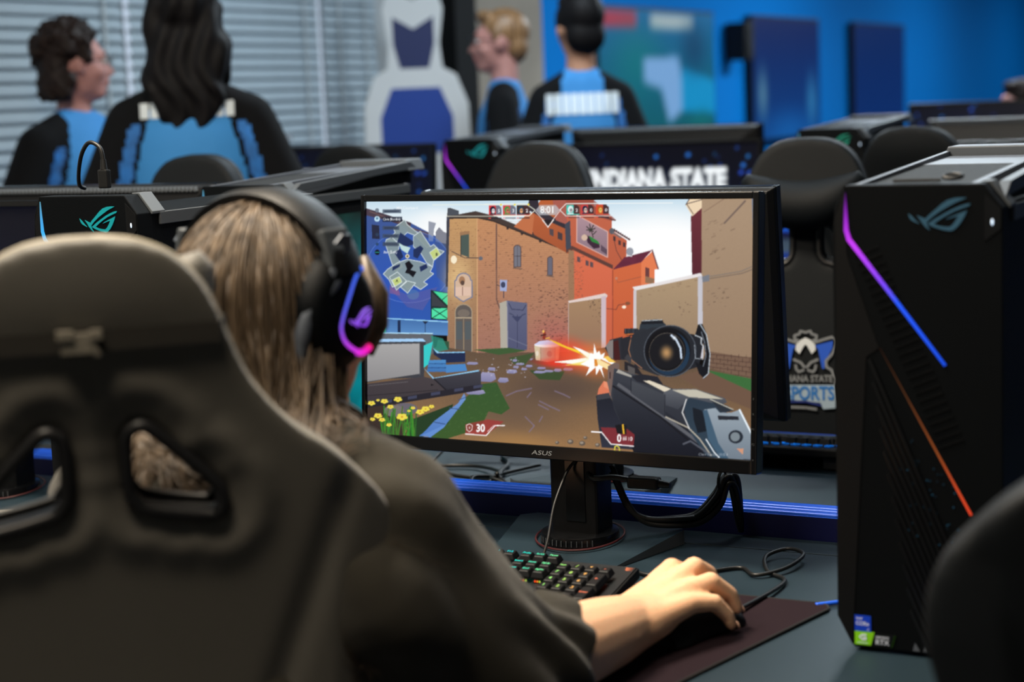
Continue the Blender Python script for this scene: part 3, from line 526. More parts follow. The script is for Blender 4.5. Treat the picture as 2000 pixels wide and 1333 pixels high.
    P([(1188, 680), (1198, 664), (1222, 658), (1226, 704), (1200, 702)], (44, 44, 52)); P([(1190, 676), (1197, 666), (1204, 664), (1204, 702), (1196, 698)], (132, 122, 120)); P([(1204, 668), (1214, 664), (1218, 704), (1206, 704)], (70, 26, 28)); P([(1226, 642), (1252, 642), (1254, 650), (1250, 656), (1228, 656), (1225, 650)], (26, 28, 36)); L([(1227, 654), (1252, 652)], 2, (206, 110, 50)); P([(1218, 662), (1238, 656), (1238, 708), (1220, 700)], (36, 38, 46))
    for k in range(8): L([(1228+k*3, 642), (1228+k*3, 651)], .8, (90, 96, 108))
    P([(1256, 634), (1262, 626), (1290, 624), (1304, 632), (1310, 640), (1330, 648), (1300, 664), (1252, 660)], (44, 54, 64)); P([(1258, 628), (1300, 626), (1302, 632), (1258, 634)], (22, 26, 34)); L([(1260, 627), (1298, 625)], 1.2, (190, 200, 208))
    E((1262, 680), 27, 38, (42, 46, 54)); P([(1240, 656), (1280, 640), (1330, 640), (1330, 730), (1290, 734), (1246, 716)], (40, 44, 52)); L([(1238, 664), (1234, 684), (1240, 704), (1260, 720)], 1.6, (160, 110, 80)); P([(1232, 692), (1240, 700), (1238, 712), (1226, 700)], (60, 60, 66)); P([(1226, 706), (1250, 716), (1262, 734), (1226, 724)], (36, 34, 40)); P([(1232, 714), (1246, 720), (1246, 732), (1234, 730)], (88, 84, 84))
    P([(1330, 648), (1372, 656), (1378, 668), (1370, 716), (1340, 726)], (30, 34, 42)); E((1314, 686), 51, 51, (32, 36, 44)); E((1314, 686), 50, 50, (96, 104, 116), .8, ring=1.4); E((1310, 686), 44, 46, (14, 16, 22)); E((1312, 690), 40, 43, (30, 62, 92), .8); E((1308, 685), 37, 40, (10, 12, 18)); E((1308, 685), 33, 36, (20, 22, 28)); E((1307, 689), 18, 21, (200, 150, 92), .95, soft=True); E((1308, 688), 34, 37, (130, 116, 100), .6, ring=1); L([(1316, 655), (1326, 664), (1334, 680), (1336, 700)], 3.4, (200, 216, 236)); E((1322, 660), 6, 6, (240, 246, 252), .9, soft=True)
    P([(1362, 655), (1368, 634), (1376, 633), (1384, 652), (1391, 690), (1388, 730), (1380, 740), (1370, 730), (1362, 706), (1376, 714), (1382, 690), (1376, 660)], (16, 20, 28)); L([(1372, 634), (1384, 654), (1391, 692), (1388, 730), (1378, 739)], 1.4, (196, 210, 222)); L([(1374, 648), (1381, 670), (1383, 696), (1378, 716)], 1.2, (130, 140, 152)); L([(1362, 655), (1374, 660), (1374, 672), (1378, 676), (1377, 700)], 1.4, (206, 214, 222)); L([(1361, 674), (1363, 700), (1378, 702)], 1.2, (150, 158, 168))
    # status panels
    P([(914, 832), (958, 822), (990, 826), (980, 834), (956, 853), (914, 851)], (170, 46, 48), al=.75); L([(914, 851), (955, 854), (973, 834), (992, 834)], 1.8, (250, 244, 244)); L([(958, 846), (970, 834)], 1, (250, 220, 220)); T('30', (944, 840), 21, (252, 250, 250), bold=.03, w=17); L([(916, 834), (922, 831), (928, 834), (927, 843), (922, 847), (917, 843)], 1.4, (236, 214, 210), closed=True); T('0', (922, 839), 6, (246, 236, 232))
    P([(1180, 836), (1230, 838), (1246, 850), (1244, 873), (1200, 870), (1186, 852)], (168, 40, 46), al=.7); L([(1162, 845), (1182, 846), (1200, 869), (1244, 873)], 1.8, (252, 246, 246)); T('0', (1216, 858), 21, (255, 252, 252), bold=.02, w=8); T('iii', (1227, 858), 11, (240, 226, 226), w=7); T('10', (1237, 859), 11, (246, 236, 236), w=8); P([(1208, 832), (1218, 830), (1230, 832), (1230, 850), (1212, 848)], (18, 20, 26)); L([(1223, 831), (1225, 848)], 3, (250, 190, 40)); L([(1207, 882), (1208, 874), (1212, 872), (1216, 876), (1217, 882)], 2, (226, 214, 60))
    T('Client Version: 10.05.0', (1398, 888), 7, (206, 212, 220), .8, w=56, bold=.0)
    L([(850, 398), (1035, 398), (1052, 410), (1040, 421), (876, 421)], 1.2, (244, 246, 226)); L([(1318, 398), (1112, 398), (1100, 410), (1112, 422), (1200, 422)], 1.2, (250, 250, 246)); P([(1053, 410), (1061, 400), (1092, 400), (1100, 410), (1092, 420), (1061, 420)], (190, 192, 198), al=.75); T('8:01', (1076, 410), 19, (250, 252, 252), w=25, bold=.01); L([(1052, 412), (1068, 430), (1077, 444), (1086, 430), (1100, 412)], 1.2, (240, 226, 220)); P([(1068, 429), (1086, 429), (1077, 443)], (36, 28, 32)); L([(1066, 429), (1077, 443), (1088, 429)], 1.6, (250, 240, 236))
    for x, hair, face, bgc, t in ((961, (22, 26, 52), (220, 214, 214), (226, 56, 56), '5'), (989, (70, 150, 70), (196, 116, 86), (222, 60, 64), '3'), (1016, (34, 64, 88), (226, 160, 110), (60, 46, 40), '2'), (1113, (224, 240, 240), (176, 180, 180), (60, 206, 186), '2'), (1141, (26, 36, 66), (220, 186, 170), (216, 62, 60), '0'), (1170, (196, 90, 30), (240, 190, 90), (230, 70, 40), '0')):
        P([(x, 400), (x+20, 400), (x+25, 405), (x+25, 419), (x, 419)], (112, 116, 132) if x < 1010 else (74, 44, 46)); P([(x, 400), (x+14, 400), (x+14, 418), (x, 418)], bgc); E((x+8, 409), 5.4, 7, hair); E((x+9, 411), 3.2, 5, face); L([(x+7, 410), (x+11, 410)], .9, (40, 26, 30)); P([(x+3, 416), (x+13, 416), (x+15, 419), (x+1, 419)], hair); T(t, (x+20, 411), 9, (244, 244, 246)); L([(x, 419), (x+25, 419)], 1, (240, 80, 70) if x != 1113 else (70, 220, 200)); L([(x+1, 425), (x+25, 425)], 1.4, (26, 26, 44)); L([(x, 425), (x+4, 425)], 1.4, (230, 70, 64))
    for x in (985, 1012, 1039): E((x, 399), 2, 2, (250, 226, 60))
    return c

def paint_stars(seed, words=False):
    """dark starry desktop; with words, the team's wallpaper"""
    c = Canvas(150, 84); r = np.random.default_rng(seed)
    c.poly([(0, 0), (1, 0), (1, 1), (0, 1)], (3, 5, 20), (6, 14, 40)); c.ell((.3, .4), .4, .5, (8, 20, 66), .5, soft=True)
    for _ in range(90): q_ = .004+.006*r.random()**2; c.ell((r.random(), r.random()), q_, q_*1.7, (40, 90+70*r.random(), 255), .95, n=10)
    if words:
        c.poly([(.14, .21), (.86, .21), (.86, .375), (.14, .375)], (10, 22, 44)); c.text('INDIANA STATE', (.5, .29), .225, (246, 252, 255), bold=.06, w=.69)
        for x in (.17, .34, .51, .68): c.poly([(x, .395), (x+.15, .395), (x+.15, .42), (x, .42)], (30, 110, 240))
        c.text('ESPORTS', (.5, .58), .22, (40, 120, 230), bold=.05, w=.66); c.poly([(.36, .74), (.64, .74), (.6, .9), (.4, .9)], (20, 80, 190))
    else:
        for p, rr in (((.86, .5), .012), ((.72, .78), .008)): c.ell(p, rr, rr*1.8, (40, 120, 255))
    return c
def paint_plain(kind):
    c = Canvas(64, 36)
    if kind == 0:
        c.poly([(0, 0), (1, 0), (1, 1), (0, 1)], (8, 96, 150), (8, 90, 96)); c.poly([(0, .02), (.3, .02), (.3, .12), (0, .12)], (160, 50, 70)); c.poly([(.42, .03), (.8, .03), (.8, .12), (.42, .12)], (150, 170, 176)); c.ell((.3, .35), .35, .4, (4, 120, 120), .6, soft=True)
        c.poly([(.35, .34), (.66, .32), (.7, .7), (.56, .8), (.5, .55), (.35, .5)], (110, 160, 214)); c.poly([(.68, .4), (1, .5), (1, .75), (.68, .72)], (6, 140, 200)); c.ell((.8, .25), .2, .3, (6, 60, 100), .8, soft=True); c.ell((.85, .85), .2, .2, (10, 110, 110), .8, soft=True)
    elif kind == 1:
        c.poly([(0, 0), (1, 0), (1, 1), (0, 1)], (4, 28, 88), (4, 60, 130)); c.ell((.12, .62), .1, .35, (90, 140, 160), .8, soft=True); c.ell((.86, .7), .12, .4, (50, 140, 190), .7, soft=True); c.ell((.5, .95), .6, .3, (8, 90, 170), .8, soft=True)
    else:
        c.poly([(0, 0), (1, 0), (1, 1), (0, 1)], (3, 34, 92), (4, 40, 104))
    return c
# ------------------------------------------------------------------ the room
WX, XR, YF, YB, ZC = -3.95, 5.0, -3.2, 24.0, 2.8
def struct(o): o['kind'] = 'structure'; return o
struct(MB().box(((WX+XR)/2, (YF+YB)/2, -.05), (XR-WX+.4, YB-YF+.4, .1)).build('floor', M['floor']))
struct(MB().box(((WX+XR)/2, (YF+YB)/2, ZC+.05), (XR-WX+.4, YB-YF+.4, .1)).build('ceiling', M['ceiling']))
WIN = [(3.62, 4.70), (4.80, 5.90), (6.0, 6.30)]            # three window openings along the left wall
WIN[2] = (6.0, 6.32); Z0, Z1 = .85, 2.35
WY = [-3.2, 2.2, 3.3]+[v for w in WIN for v in w]
m = MB()
def wallbox(mb, y0, y1, z0, z1, mi=0, t=.2): mb.box((WX-t/2, (y0+y1)/2, (z0+z1)/2), (t, y1-y0, z1-z0), mi)
edges = [YF]+[v for w in WIN for v in w]+[7.95]
for i in range(0, len(edges), 2): wallbox(m, edges[i], edges[i+1], 0, ZC)
for a, b in WIN: wallbox(m, a, b, 0, Z0); wallbox(m, a, b, Z1, ZC)
wallbox(m, 7.95, YB, 0, ZC, 1)
struct(m.build('wall_left', [M['wall'], M['wall_blue']]))
struct(MB().box((XR+.1, (YF+YB)/2, ZC/2), (.2, YB-YF+.4, ZC)).build('wall_right', M['wall']))
struct(MB().box(((WX+XR)/2, YB+.1, ZC/2), (XR-WX, .2, ZC)).build('wall_back', M['wall_blue']))
struct(MB().box(((WX+XR)/2, YF-.1, ZC/2), (XR-WX, .2, ZC)).build('wall_front', M['wall']))
struct(MB().box((WX+.03, 7.52, ZC/2), (.06, .84, ZC)).build('trim_1', M['wall_tan'], bevel=.004))
struct(MB().box((WX+.07, 7.0, ZC/2), (.14, .2, ZC)).build('trim_2', M['black_col'], bevel=.004))
struct(MB().box((WX+.012, (YF+6.9)/2, .06), (.024, 6.9-YF, .12)).build('baseboard_left', M['trim_plastic'], bevel=.003))
for i, (a, b) in enumerate(WIN):
    f = MB(); w = .045
    for y in (a+w/2, b-w/2): f.box((WX-.1, y, (Z0+Z1)/2), (.08, w, Z1-Z0))
    for z in (Z0+w/2, Z1-w/2): f.box((WX-.1, (a+b)/2, z), (.08, b-a-2*w, w))
    wo = struct(f.build('window_%d' % (i+1), M['frame_al'], bevel=.003))
    MB().box((WX-.1, (a+b)/2, (Z0+Z1)/2), (.006, b-a-2*w, Z1-Z0-2*w)).build('pane', M['window_glass'], wo)
    MB().box((WX+.02, (a+b)/2, Z0-.015), (.09, b-a+.06, .03)).build('sill', M['white'], wo, bevel=.004)
tag(MB().box((-9, 5, .02), (6, 24, .1)).build('outdoor_paving', M['paving_out']), kind='structure')
tag(MB().box((-9.5, 6.0, .72), (.3, 9, 1.3)).build('outdoor_brick_wall', M['brick_out']), kind='structure')
# blinds: every slat its own piece
slat_mesh = {}
def blind(y0, y1, label):
    t = thing('window_blind', label, 'blind', (WX+.05, (y0+y1)/2, 2.42), 0, 'window blinds'); L = y1-y0
    key = round(L, 3)
    sm = MB(); n = 5; prof = [(-.024+.048*k/n, .004*math.sin(PI*k/n)) for k in range(n+1)]
    rings = []
    for yy in (-L/2, L/2): rings.append([Vector((a, yy, b)) for a, b in prof]+[Vector((a, yy, b-.0022)) for a, b in prof[::-1]])
    sm.loft(rings); me = sm.mesh('slat', M['slat'], smooth=30)
    MB().box((0, 0, .02), (.055, L, .045)).build('headrail', M['slat'], t, bevel=.004)
    for k in range(37):
        o = put('slat', me, t); o.location = (0, 0, -.03-k*.0425); o.rotation_euler = (0, math.radians(64+random.uniform(-2, 2)), random.uniform(-.0012, .0012))
    for yy in (-L*.5+.1, L*.5-.1): MB().box((.017, yy, -.8), (.0015, .012, 1.6)).build('ladder_tape', M['cord'], t)
    MB().box((0, 0, -.03-37*.0425), (.05, L, .018)).build('bottom_rail', M['slat'], t, bevel=.003)
blind(3.5, 4.722, 'white horizontal window blind at the left edge, behind the curly-haired player')
blind(4.762, 5.912, 'wide white horizontal window blind behind the long-haired player')
blind(5.962, 6.36, 'narrow white window blind beside the white cut-out standee')

# ceiling lamps (their light with them)
for i, (x, y, p, col, word) in enumerate(LAMPS):
    t = thing('ceiling_lamp', 'square ceiling lamp panel '+word, 'lamp', (x, y, ZC), 0, 'ceiling lamp panels')
    f = MB()
    for a, b, c, d in ((0, .31, .64, .02), (0, -.31, .64, .02), (.31, 0, .02, .6), (-.31, 0, .02, .6)): f.box((a, b, -.02), (c, d, .04))
    f.build('lamp_frame', M['white'], t, bevel=.003)
    MB().box((0, 0, -.012), (.6, .6, .012)).build('diffuser', M['diffuser'], t)
    l = bpy.data.lights.new('lamp_light', 'AREA'); l.shape = 'SQUARE'; l.size = .58; l.energy = p; l.color = col
    lo = bpy.data.objects.new('lamp_light', l); C.objects.link(lo); lo.parent = t; lo.location = (0, 0, -.05)

# ------------------------------------------------------------------ benches
DZ = .74
TOP = DZ+.0006                                             # things stand a hair above the laminate
def bench(y0, y1, rail_y, x0, x1, label, seam=None):
    """two worktops back to back with a blue cable rail between them"""
    cx = (x0+x1)/2; t = thing('bench_desk', label, 'desk', (cx, rail_y, 0), 0, 'long computer benches'); L = x1-x0
    for a, b in ((y0, rail_y-.01), (rail_y+.05, y1)):
        near = a == y0
        w = MB()
        if near and seam:
            w.box((0, (a+seam-.0015)/2-rail_y, DZ-.0125), (L, seam-.0015-a, .025)); w.box((0, (seam+.0015+b)/2-rail_y, DZ-.0125), (L, b-seam-.0015, .025))
        else:
            s2 = b-.34 if near else a+.34
            w.box((0, (a+s2-.0015)/2-rail_y, DZ-.0125), (L, s2-.0015-a, .025)); w.box((0, (s2+.0015+b)/2-rail_y, DZ-.0125), (L, b-s2-.0015, .025))
        w.build('worktop', M['desk'], t, bevel=.0012)
        ey = (a if near else b)-rail_y
        MB().box((0, ey+(-.003 if near else .003), DZ-.014), (L, .006, .028)).build('edge_strip', M['desk_edge'], t, bevel=.001)
    r = MB()
    r.box((0, .020, DZ+.008), (L, .054, .050), 1); r.build('rail_body', M['rail_dark'] if False else [M['rail'], M['rail_dark']], t, bevel=.001)
    for k, dy in enumerate((.0005, .013, .027, .040)):
        MB().cyl((-L/2, dy, DZ+.034-(.0015 if k in (0, 3) else 0)), (L/2, dy, DZ+.034-(.0015 if k in (0, 3) else 0)), .0062, n=10).build('rail_bead', M['rail'], t, smooth=60)
    n = max(2, int(L/2.2)+1)
    for i in range(n):
        x = -L/2+.2+(L-.4)*i/(n-1)
        for yy in (y0+.12-rail_y, y1-.12-rail_y): MB().box((x, yy, (DZ-.055)/2), (.05, .05, DZ-.055)).build('leg', M['steel'], t, bevel=.004)
        MB().box((x, (y0+y1)/2-rail_y, DZ-.04), (.05, y1-y0-.1, .03)).build('crossbeam', M['steel'], t, bevel=.003)
    return t
bench(1.585, 2.98, 2.275, -3.3, 2.2, 'long dark bench the seated player uses, with a blue cable rail along its middle', seam=2.198)
bench(4.02, 5.36, 4.66, -3.38, 2.2, 'second dark computer bench, behind the row of empty gaming chairs')
bench(6.3, 7.5, 6.9, -2.4, 3.2, 'farthest dark computer bench, towards the blue wall')

# ------------------------------------------------------------------ computer towers
LOGO_A = [(83.1,484.7),(87.1,481.3),(91.1,476.9),(95.2,473.4),(90.9,475.0),(86.7,477.2),(84.3,480.6)]
LOGO_B = [(92.1,482.5),(96.3,480.6),(101.3,478.7),(104.0,481.8),(111.3,488.0),(118.2,494.1),(124.1,498.1),(131.4,500.2),(137.8,500.7),(144.4,500.6),(140.8,498.9),(132.6,495.6),(124.3,491.0),(115.9,486.1),(107.4,479.9),(102.5,475.0),(103.4,471.2),(106.1,466.6),(102.0,469.4),(98.0,474.1),(95.6,478.1)]
LOGO_C = [(103.6,473.4),(110.4,478.1),(118.8,483.0),(127.9,487.9),(136.1,491.5),(143.4,493.9),(148.2,494.5),(146.8,492.1),(139.9,489.7),(131.8,486.6),(123.5,482.3),(116.8,478.3),(109.9,473.4),(114.5,471.5),(120.7,470.3),(126.3,470.0),(129.6,472.4),(133.3,477.4),(135.6,481.7),(129.6,480.1),(122.2,477.7),(125.6,479.9),(133.0,482.9),(139.5,485.3),(144.6,487.5),(143.2,483.5),(139.5,476.7),(135.0,470.6),(129.9,466.5),(126.7,465.9),(118.9,467.2),(111.2,469.7),(106.6,471.5)]
def logo(mb, o, ux, uy, sc, depth=.0006):
    """eye-shaped emblem; its own centre (115, 483) lands on o"""
    for pl in (LOGO_A, LOGO_B, LOGO_C): mb.prism([((a-115)*sc, (b-483)*sc) for a, b in pl], o, ux, uy, depth)
def grad(stops, t):
    for (a, ca), (b, cb) in zip(stops, stops[1:]):
        if t <= b: k = (t-a)/(b-a) if b > a else 0; return tuple(x*(1-k)+y*k for x, y in zip(ca, cb))
    return stops[-1][1]
PURPLE = [(0, (.02, .004, .03)), (.12, (.30, .02, .55)), (.26, (.62, .05, .95)), (.5, (.22, .06, .95)), (.62, (.02, .10, 1.)), (1, (.01, .08, .8))]
CYAN = [(0, (.1, .3, .4)), (.15, (.06, .42, .9)), (.3, (.05, .6, 1.)), (1, (.02, .25, .9))]
PINK = [(0, (.3, .01, .4)), (.2, (.8, .02, .75)), (.5, (.75, .02, .8)), (1, (.3, .05, .9))]
def strip(name, path, stops, parent, y=-.0012):
    """glowing bar along a path of (x mm, z mm, half width mm)"""
    mb = MB(); cols = []; P = []; Q = []; d = [0]
    for a, b in zip(path, path[1:]): d.append(d[-1]+math.hypot(b[0]-a[0], b[1]-a[1]))
    pts = []
    for i, (a, b) in enumerate(zip(path, path[1:])):
        n = max(1, int((d[i+1]-d[i])/8))
        for k in range(n+(i == len(path)-2)):
            t = k/n; pts.append((a[0]+(b[0]-a[0])*t, a[1]+(b[1]-a[1])*t, a[2]+(b[2]-a[2])*t, (d[i]+(d[i+1]-d[i])*t)/d[-1]))
    rings = []
    for i, (x, z, w, t) in enumerate(pts):
        x0, z0 = pts[max(i-1, 0)][:2]; x1, z1 = pts[min(i+1, len(pts)-1)][:2]; L = math.hypot(x1-x0, z1-z0); nx, nz = -(z1-z0)/L, (x1-x0)/L
        rings.append([Vector(((x+nx*w*s)*.001, yy, (z+nz*w*s)*.001)) for s, yy in ((-1, .001), (-.7, y), (.7, y), (1, .001))])
        cols += [grad(stops, t)]*4
    mb.loft(rings); return colored(mb, name, cols, M['glow'], parent)
def tower(loc, label, lm, stops, glow=False, stickers=False, rz=0., far=False, handle=True):
    t = thing('computer_tower', label, 'computer', loc, rz, 'black gaming computer towers'); I = .001
    MB().box((.0925, .22, .255), (.176, .40, .47)).build('case', M['pl_case'], t, bevel=.003)
    fp = [(.018, .004), (.178, .004), (.181, .012), (.181, .490), (.161, .515), (.014, .515), (.003, .490), (.0, .46), (.001, .04)]
    MB().prism(fp, (0, .03, 0), (1, 0, 0), (0, 0, 1), .03).build('front_panel', M['pl_case'], t, bevel=.0015)
    MB().prism([(.0165, .006), (.0, .038), (.004, .48), (.0145, .514), (.0162, .44), (.05, .34), (.036, .33)], (0, .0005, 0), (1, 0, 0), (0, 0, 1), .0012).build('side_bezel', M['pl_black'], t)
    bev = [(.150, .5165), (.163, .5165), (.1835, .4915), (.1835, .488), (.175, .488)]
    MB().prism(bev, (0, .056, 0), (1, 0, 0), (0, 0, 1), .027).build('corner_bevel', M['grey_face'], t, bevel=.0008)
    for sx in (.02, .16):
        for sy in (.05, .39): MB().box((sx, sy, .0035), (.02, .03, .007)).build('foot', M['rubber'], t)
    lg = MB(); logo(lg, (.115, -.0003, .483), (1, 0, 0), (0, 0, 1), .001); lg.build('logo', lm, t)
    strip('light_bar', [(15.5, 508, .5), (15.3, 490, 1.9), (15.6, 467, 3.2), (18.5, 457, 3.3), (60, 403, 2.8), (121, 323, 2.0)], stops, t)
    strip('accent_bar', [(50.7, 340.6, .35), (100, 250, 1.0), (147.5, 162.8, 1.5)], [(0, (.015, .006, .003)), (.3, (.09, .03, .01)), (.65, (.30, .07, .015)), (.9, (.75, .07, .02)), (1, (.8, .06, .02))], t)
    # power button in its lozenge
    MB().prism([(.1625, .505), (.1795, .489), (.1795, .468), (.1625, .455)], (0, -.0002, 0), (1, 0, 0), (0, 0, 1), .0006).build('power_panel', M['pl_gloss'], t, bevel=.0003)
    MB().ell((.1705, -.0008, .475), (.0012, .0008, .0034), 10, 6).build('power_led', M['led_white'], t, smooth=True)
    # slanted air vents: each bar a piece
    if not far:
        for k in range(13):
            x = 38+k*3.9; z = 326-k*25.; zb = 4; L = (z-zb); xe = min(x+L*.42, 146); ze = z-(xe-x)/.42
            if z < 30: break
            MB().prism([(x*I, z*I), ((x+3.2)*I, (z+3)*I), ((xe+3.2)*I, (ze+3)*I), (xe*I, ze*I)], (0, -.0004, 0), (1, 0, 0), (0, 0, 1), .0022).build('vent_bar', M['pl_gloss'], t, bevel=.0004)
        for k in range(26):
            x = 24+k*3.6; z = 438-k*8.2
            MB().prism([(x*I, z*I), ((x+.9)*I, (z+1)*I), ((x+26)*I, (z+12)*I), ((x+26)*I, (z+11)*I)], (0, -.0003, 0), (1, 0, 0), (0, 0, 1), .0008).build('panel_ridge', M['pl_black'], t)
        dots = MB(); cols = []; r = random.Random(3)
        for k in range(70):
            x, z = r.uniform(70, 135), 0; z = r.uniform(150, 255)-(x-70)*.9
            n0 = len(dots.v); dots.box((x*I, -.0006, z*I), (.0011, .0008, .0013)); b = r.random()**3; cols += [(.01*b+.004, .06*b+.012, .10*b+.018)]*8
        tag(colored(dots, 'vent_speckle', cols, M['glow'], t), kind='stuff')
    for k in range(5): MB().prism([((84+11.3*k)*I, .0065), ((91.8+11.3*k)*I, .0065), ((86.3+11.3*k)*I, .0155)], (0, -.0006, 0), (1, 0, 0), (0, 0, 1), .0008).build('foot_chevron', M['silver'], t)
    if stickers:
        def plate(name, pts, m): return MB().prism([(a*I, b*I) for a, b in pts], (0, -.0003, 0), (1, 0, 0), (0, 0, 1), .0006).build(name, m, t)
        oo = lambda x, z: (x*I, -.0010, z*I)
        b = plate('blue_sticker', [(19.3, 40.5), (37.3, 40.5), (37.5, 22.6), (19.2, 22.4)], M['sticker_blue']); s = MB(); lettering(s, 'intel', oo(24.6, 37.3), (1, 0, 0), (0, 0, 1), .0036, .02, w=.0068); lettering(s, 'CORe', oo(28, 31.4), (1, 0, 0), (0, 0, 1), .006, .02, w=.0145); lettering(s, 'i7', oo(34.6, 25), (1, 0, 0), (0, 0, 1), .003, .02); s.build('sticker_lettering', M['sticker_text'], b)
        gq = plate('green_sticker', [(19.2, 22.2), (41.2, 22.3), (37.2, 7.2), (19, 7)], M['sticker_green']); s = MB()
        s.prism([(23.5, 16), (27, 19.3), (32.5, 19.6), (32.5, 18), (28, 17.6), (25.6, 16), (28, 14.6), (30.4, 15.6), (29, 16.6), (27.4, 16), (29, 17.2), (32.5, 16), (32.5, 13.2), (28, 12.4)], (0, -.0010, 0), (I, 0, 0), (0, 0, I), .0004); lettering(s, 'nVIDIA', oo(28, 9.6), (1, 0, 0), (0, 0, 1), .003, .01, w=.012); s.build('sticker_lettering', M['sticker_text'], gq)
        k = plate('black_sticker', [(41.6, 22), (66, 22), (61.6, 6.6), (37.8, 6.8)], M['pl_gloss']); s = MB(); lettering(s, 'GEFORCE', oo(50, 17.4), (1, 0, 0), (0, 0, 1), .0036, .02, w=.0150); lettering(s, 'RTX', oo(50, 11.8), (1, 0, 0), (0, 0, 1), .0075, .01, w=.0150); s.build('sticker_lettering', M['sticker_text'], k)
        plate('green_slash', [(63.6, 21), (65, 21), (61, 7), (59.6, 7)], M['sticker_green'])
    MB().box((.178, .23, .4815), (.012, .37, .017)).build('side_bracket', M['grey_face'], t, bevel=.001)
    # raised top with its carrying bar
    if not handle: return t
    zt = .5155; zb = .538; yb = .43
    MB().prism([(.0, zt-.03), (.0, zt), (yb, zb-.005), (yb, zt-.03)], (.022, .01, 0), (0, 1, 0), (0, 0, 1), .007).build('top_rail', M['silver'], t, bevel=.001)
    MB().prism([(.0, zt-.03), (.0, zt), (yb, zb-.005), (yb, zt-.03)], (.146, .01, 0), (0, 1, 0), (0, 0, 1), .009).build('top_rail', M['silver'], t, bevel=.001)
    MB().prism([(.0, zt-.02), (.0, zt-.004), (yb*.62, zt-.004+.62*(zb-zt-.006)), (yb*.62, zt-.02)], (.0215, .012, 0), (0, 1, 0), (0, 0, 1), .117).build('top_grille', M['case_mesh'], t)
    MB().prism([(yb*.62, zt-.02), (yb*.62, zt-.003+.6*(zb-zt-.006)), (yb-.03, zb-.012), (yb-.03, zt-.02)], (.0215, .012, 0), (0, 1, 0), (0, 0, 1), .117).build('top_plate', M['silver'], t, bevel=.0008)
    MB().prism([(.018, zb-.022), (.026, zb), (.172, zb), (.180, zb-.022)], (0, yb+.05, 0), (1, 0, 0), (0, 0, 1), .06).build('carry_bar', M['case_grey'], t, bevel=.002)
    MB().prism([(.10, .490), (.40, zb-.02), (.46, zb-.02), (.46, .490)], (.160, 0, 0), (0, 1, 0), (0, 0, 1), -.012).build('side_gusset', M['pl_case'], t)
    MB().prism([(.030, .4985), (.06, zt-.001), (yb, zb-.004), (yb+.03, zb-.02), (.36, zb-.022)], (.178, 0, 0), (0, 1, 0), (0, 0, 1), -.012).build('side_ridge', M['case_grey'], t, bevel=.001)
    if glow:
        mb = MB(); cols = []; ny, nz = 8, 10
        for j in range(nz+1):
            for i in range(ny+1):
                y, z = .05+.36*i/ny, .05+.40*j/nz; mb.v.append((.1825, y, z)); k = j/nz; q = .6+.4*math.sin(i*1.7+j*.9)
                cols.append((0.0+.01*k, (.30*(1-k)+.035*k)*q, (.36*(1-k)+.03*k)*q))
        mb.f = [(j*(ny+1)+i, j*(ny+1)+i+1, (j+1)*(ny+1)+i+1, (j+1)*(ny+1)+i) for j in range(nz) for i in range(ny)]; mb.m = [0]*len(mb.f)
        w = colored(mb, 'side_window', cols, M['glow'], t)
        MB().box((.1815, .23, .456), (.004, .38, .012)).build('window_frame', M['pl_black'], t); MB().box((.1815, .23, .044), (.004, .38, .012)).build('window_frame', M['pl_black'], t)
    return t
T_OURS = tower((-.555, 1.823, TOP), 'nearest tower, right of the seated player, with violet light bar and chip stickers', M['logo_grey'], PURPLE, stickers=True)
T_LEFT = tower((-1.682, 1.823, TOP), 'tower with cyan light bar and bright teal emblem, behind the near chair', M['logo_teal'], CYAN, handle=False)
TF = tower((-1.868, 2.43, TOP), 'tower with a glowing teal side window, between the headset and the game monitor', M['logo_teal'], CYAN, glow=True, far=True); TF.scale = (1, 1, .957)
tower((-2.385, 4.2, TOP), 'far tower with violet-to-blue light bar on the second bench, right of the standee', M['logo_teal'], PURPLE, far=True)
tower((-1.375, 4.2, TOP), 'far tower with dim green emblem on the second bench, above the chair with a pillow', M['logo_green'], CYAN, far=True)
tower((-3.375, 4.2, TOP), 'far tower with pink light bar, in front of the long-haired player', M['logo_teal'], PINK, far=True)

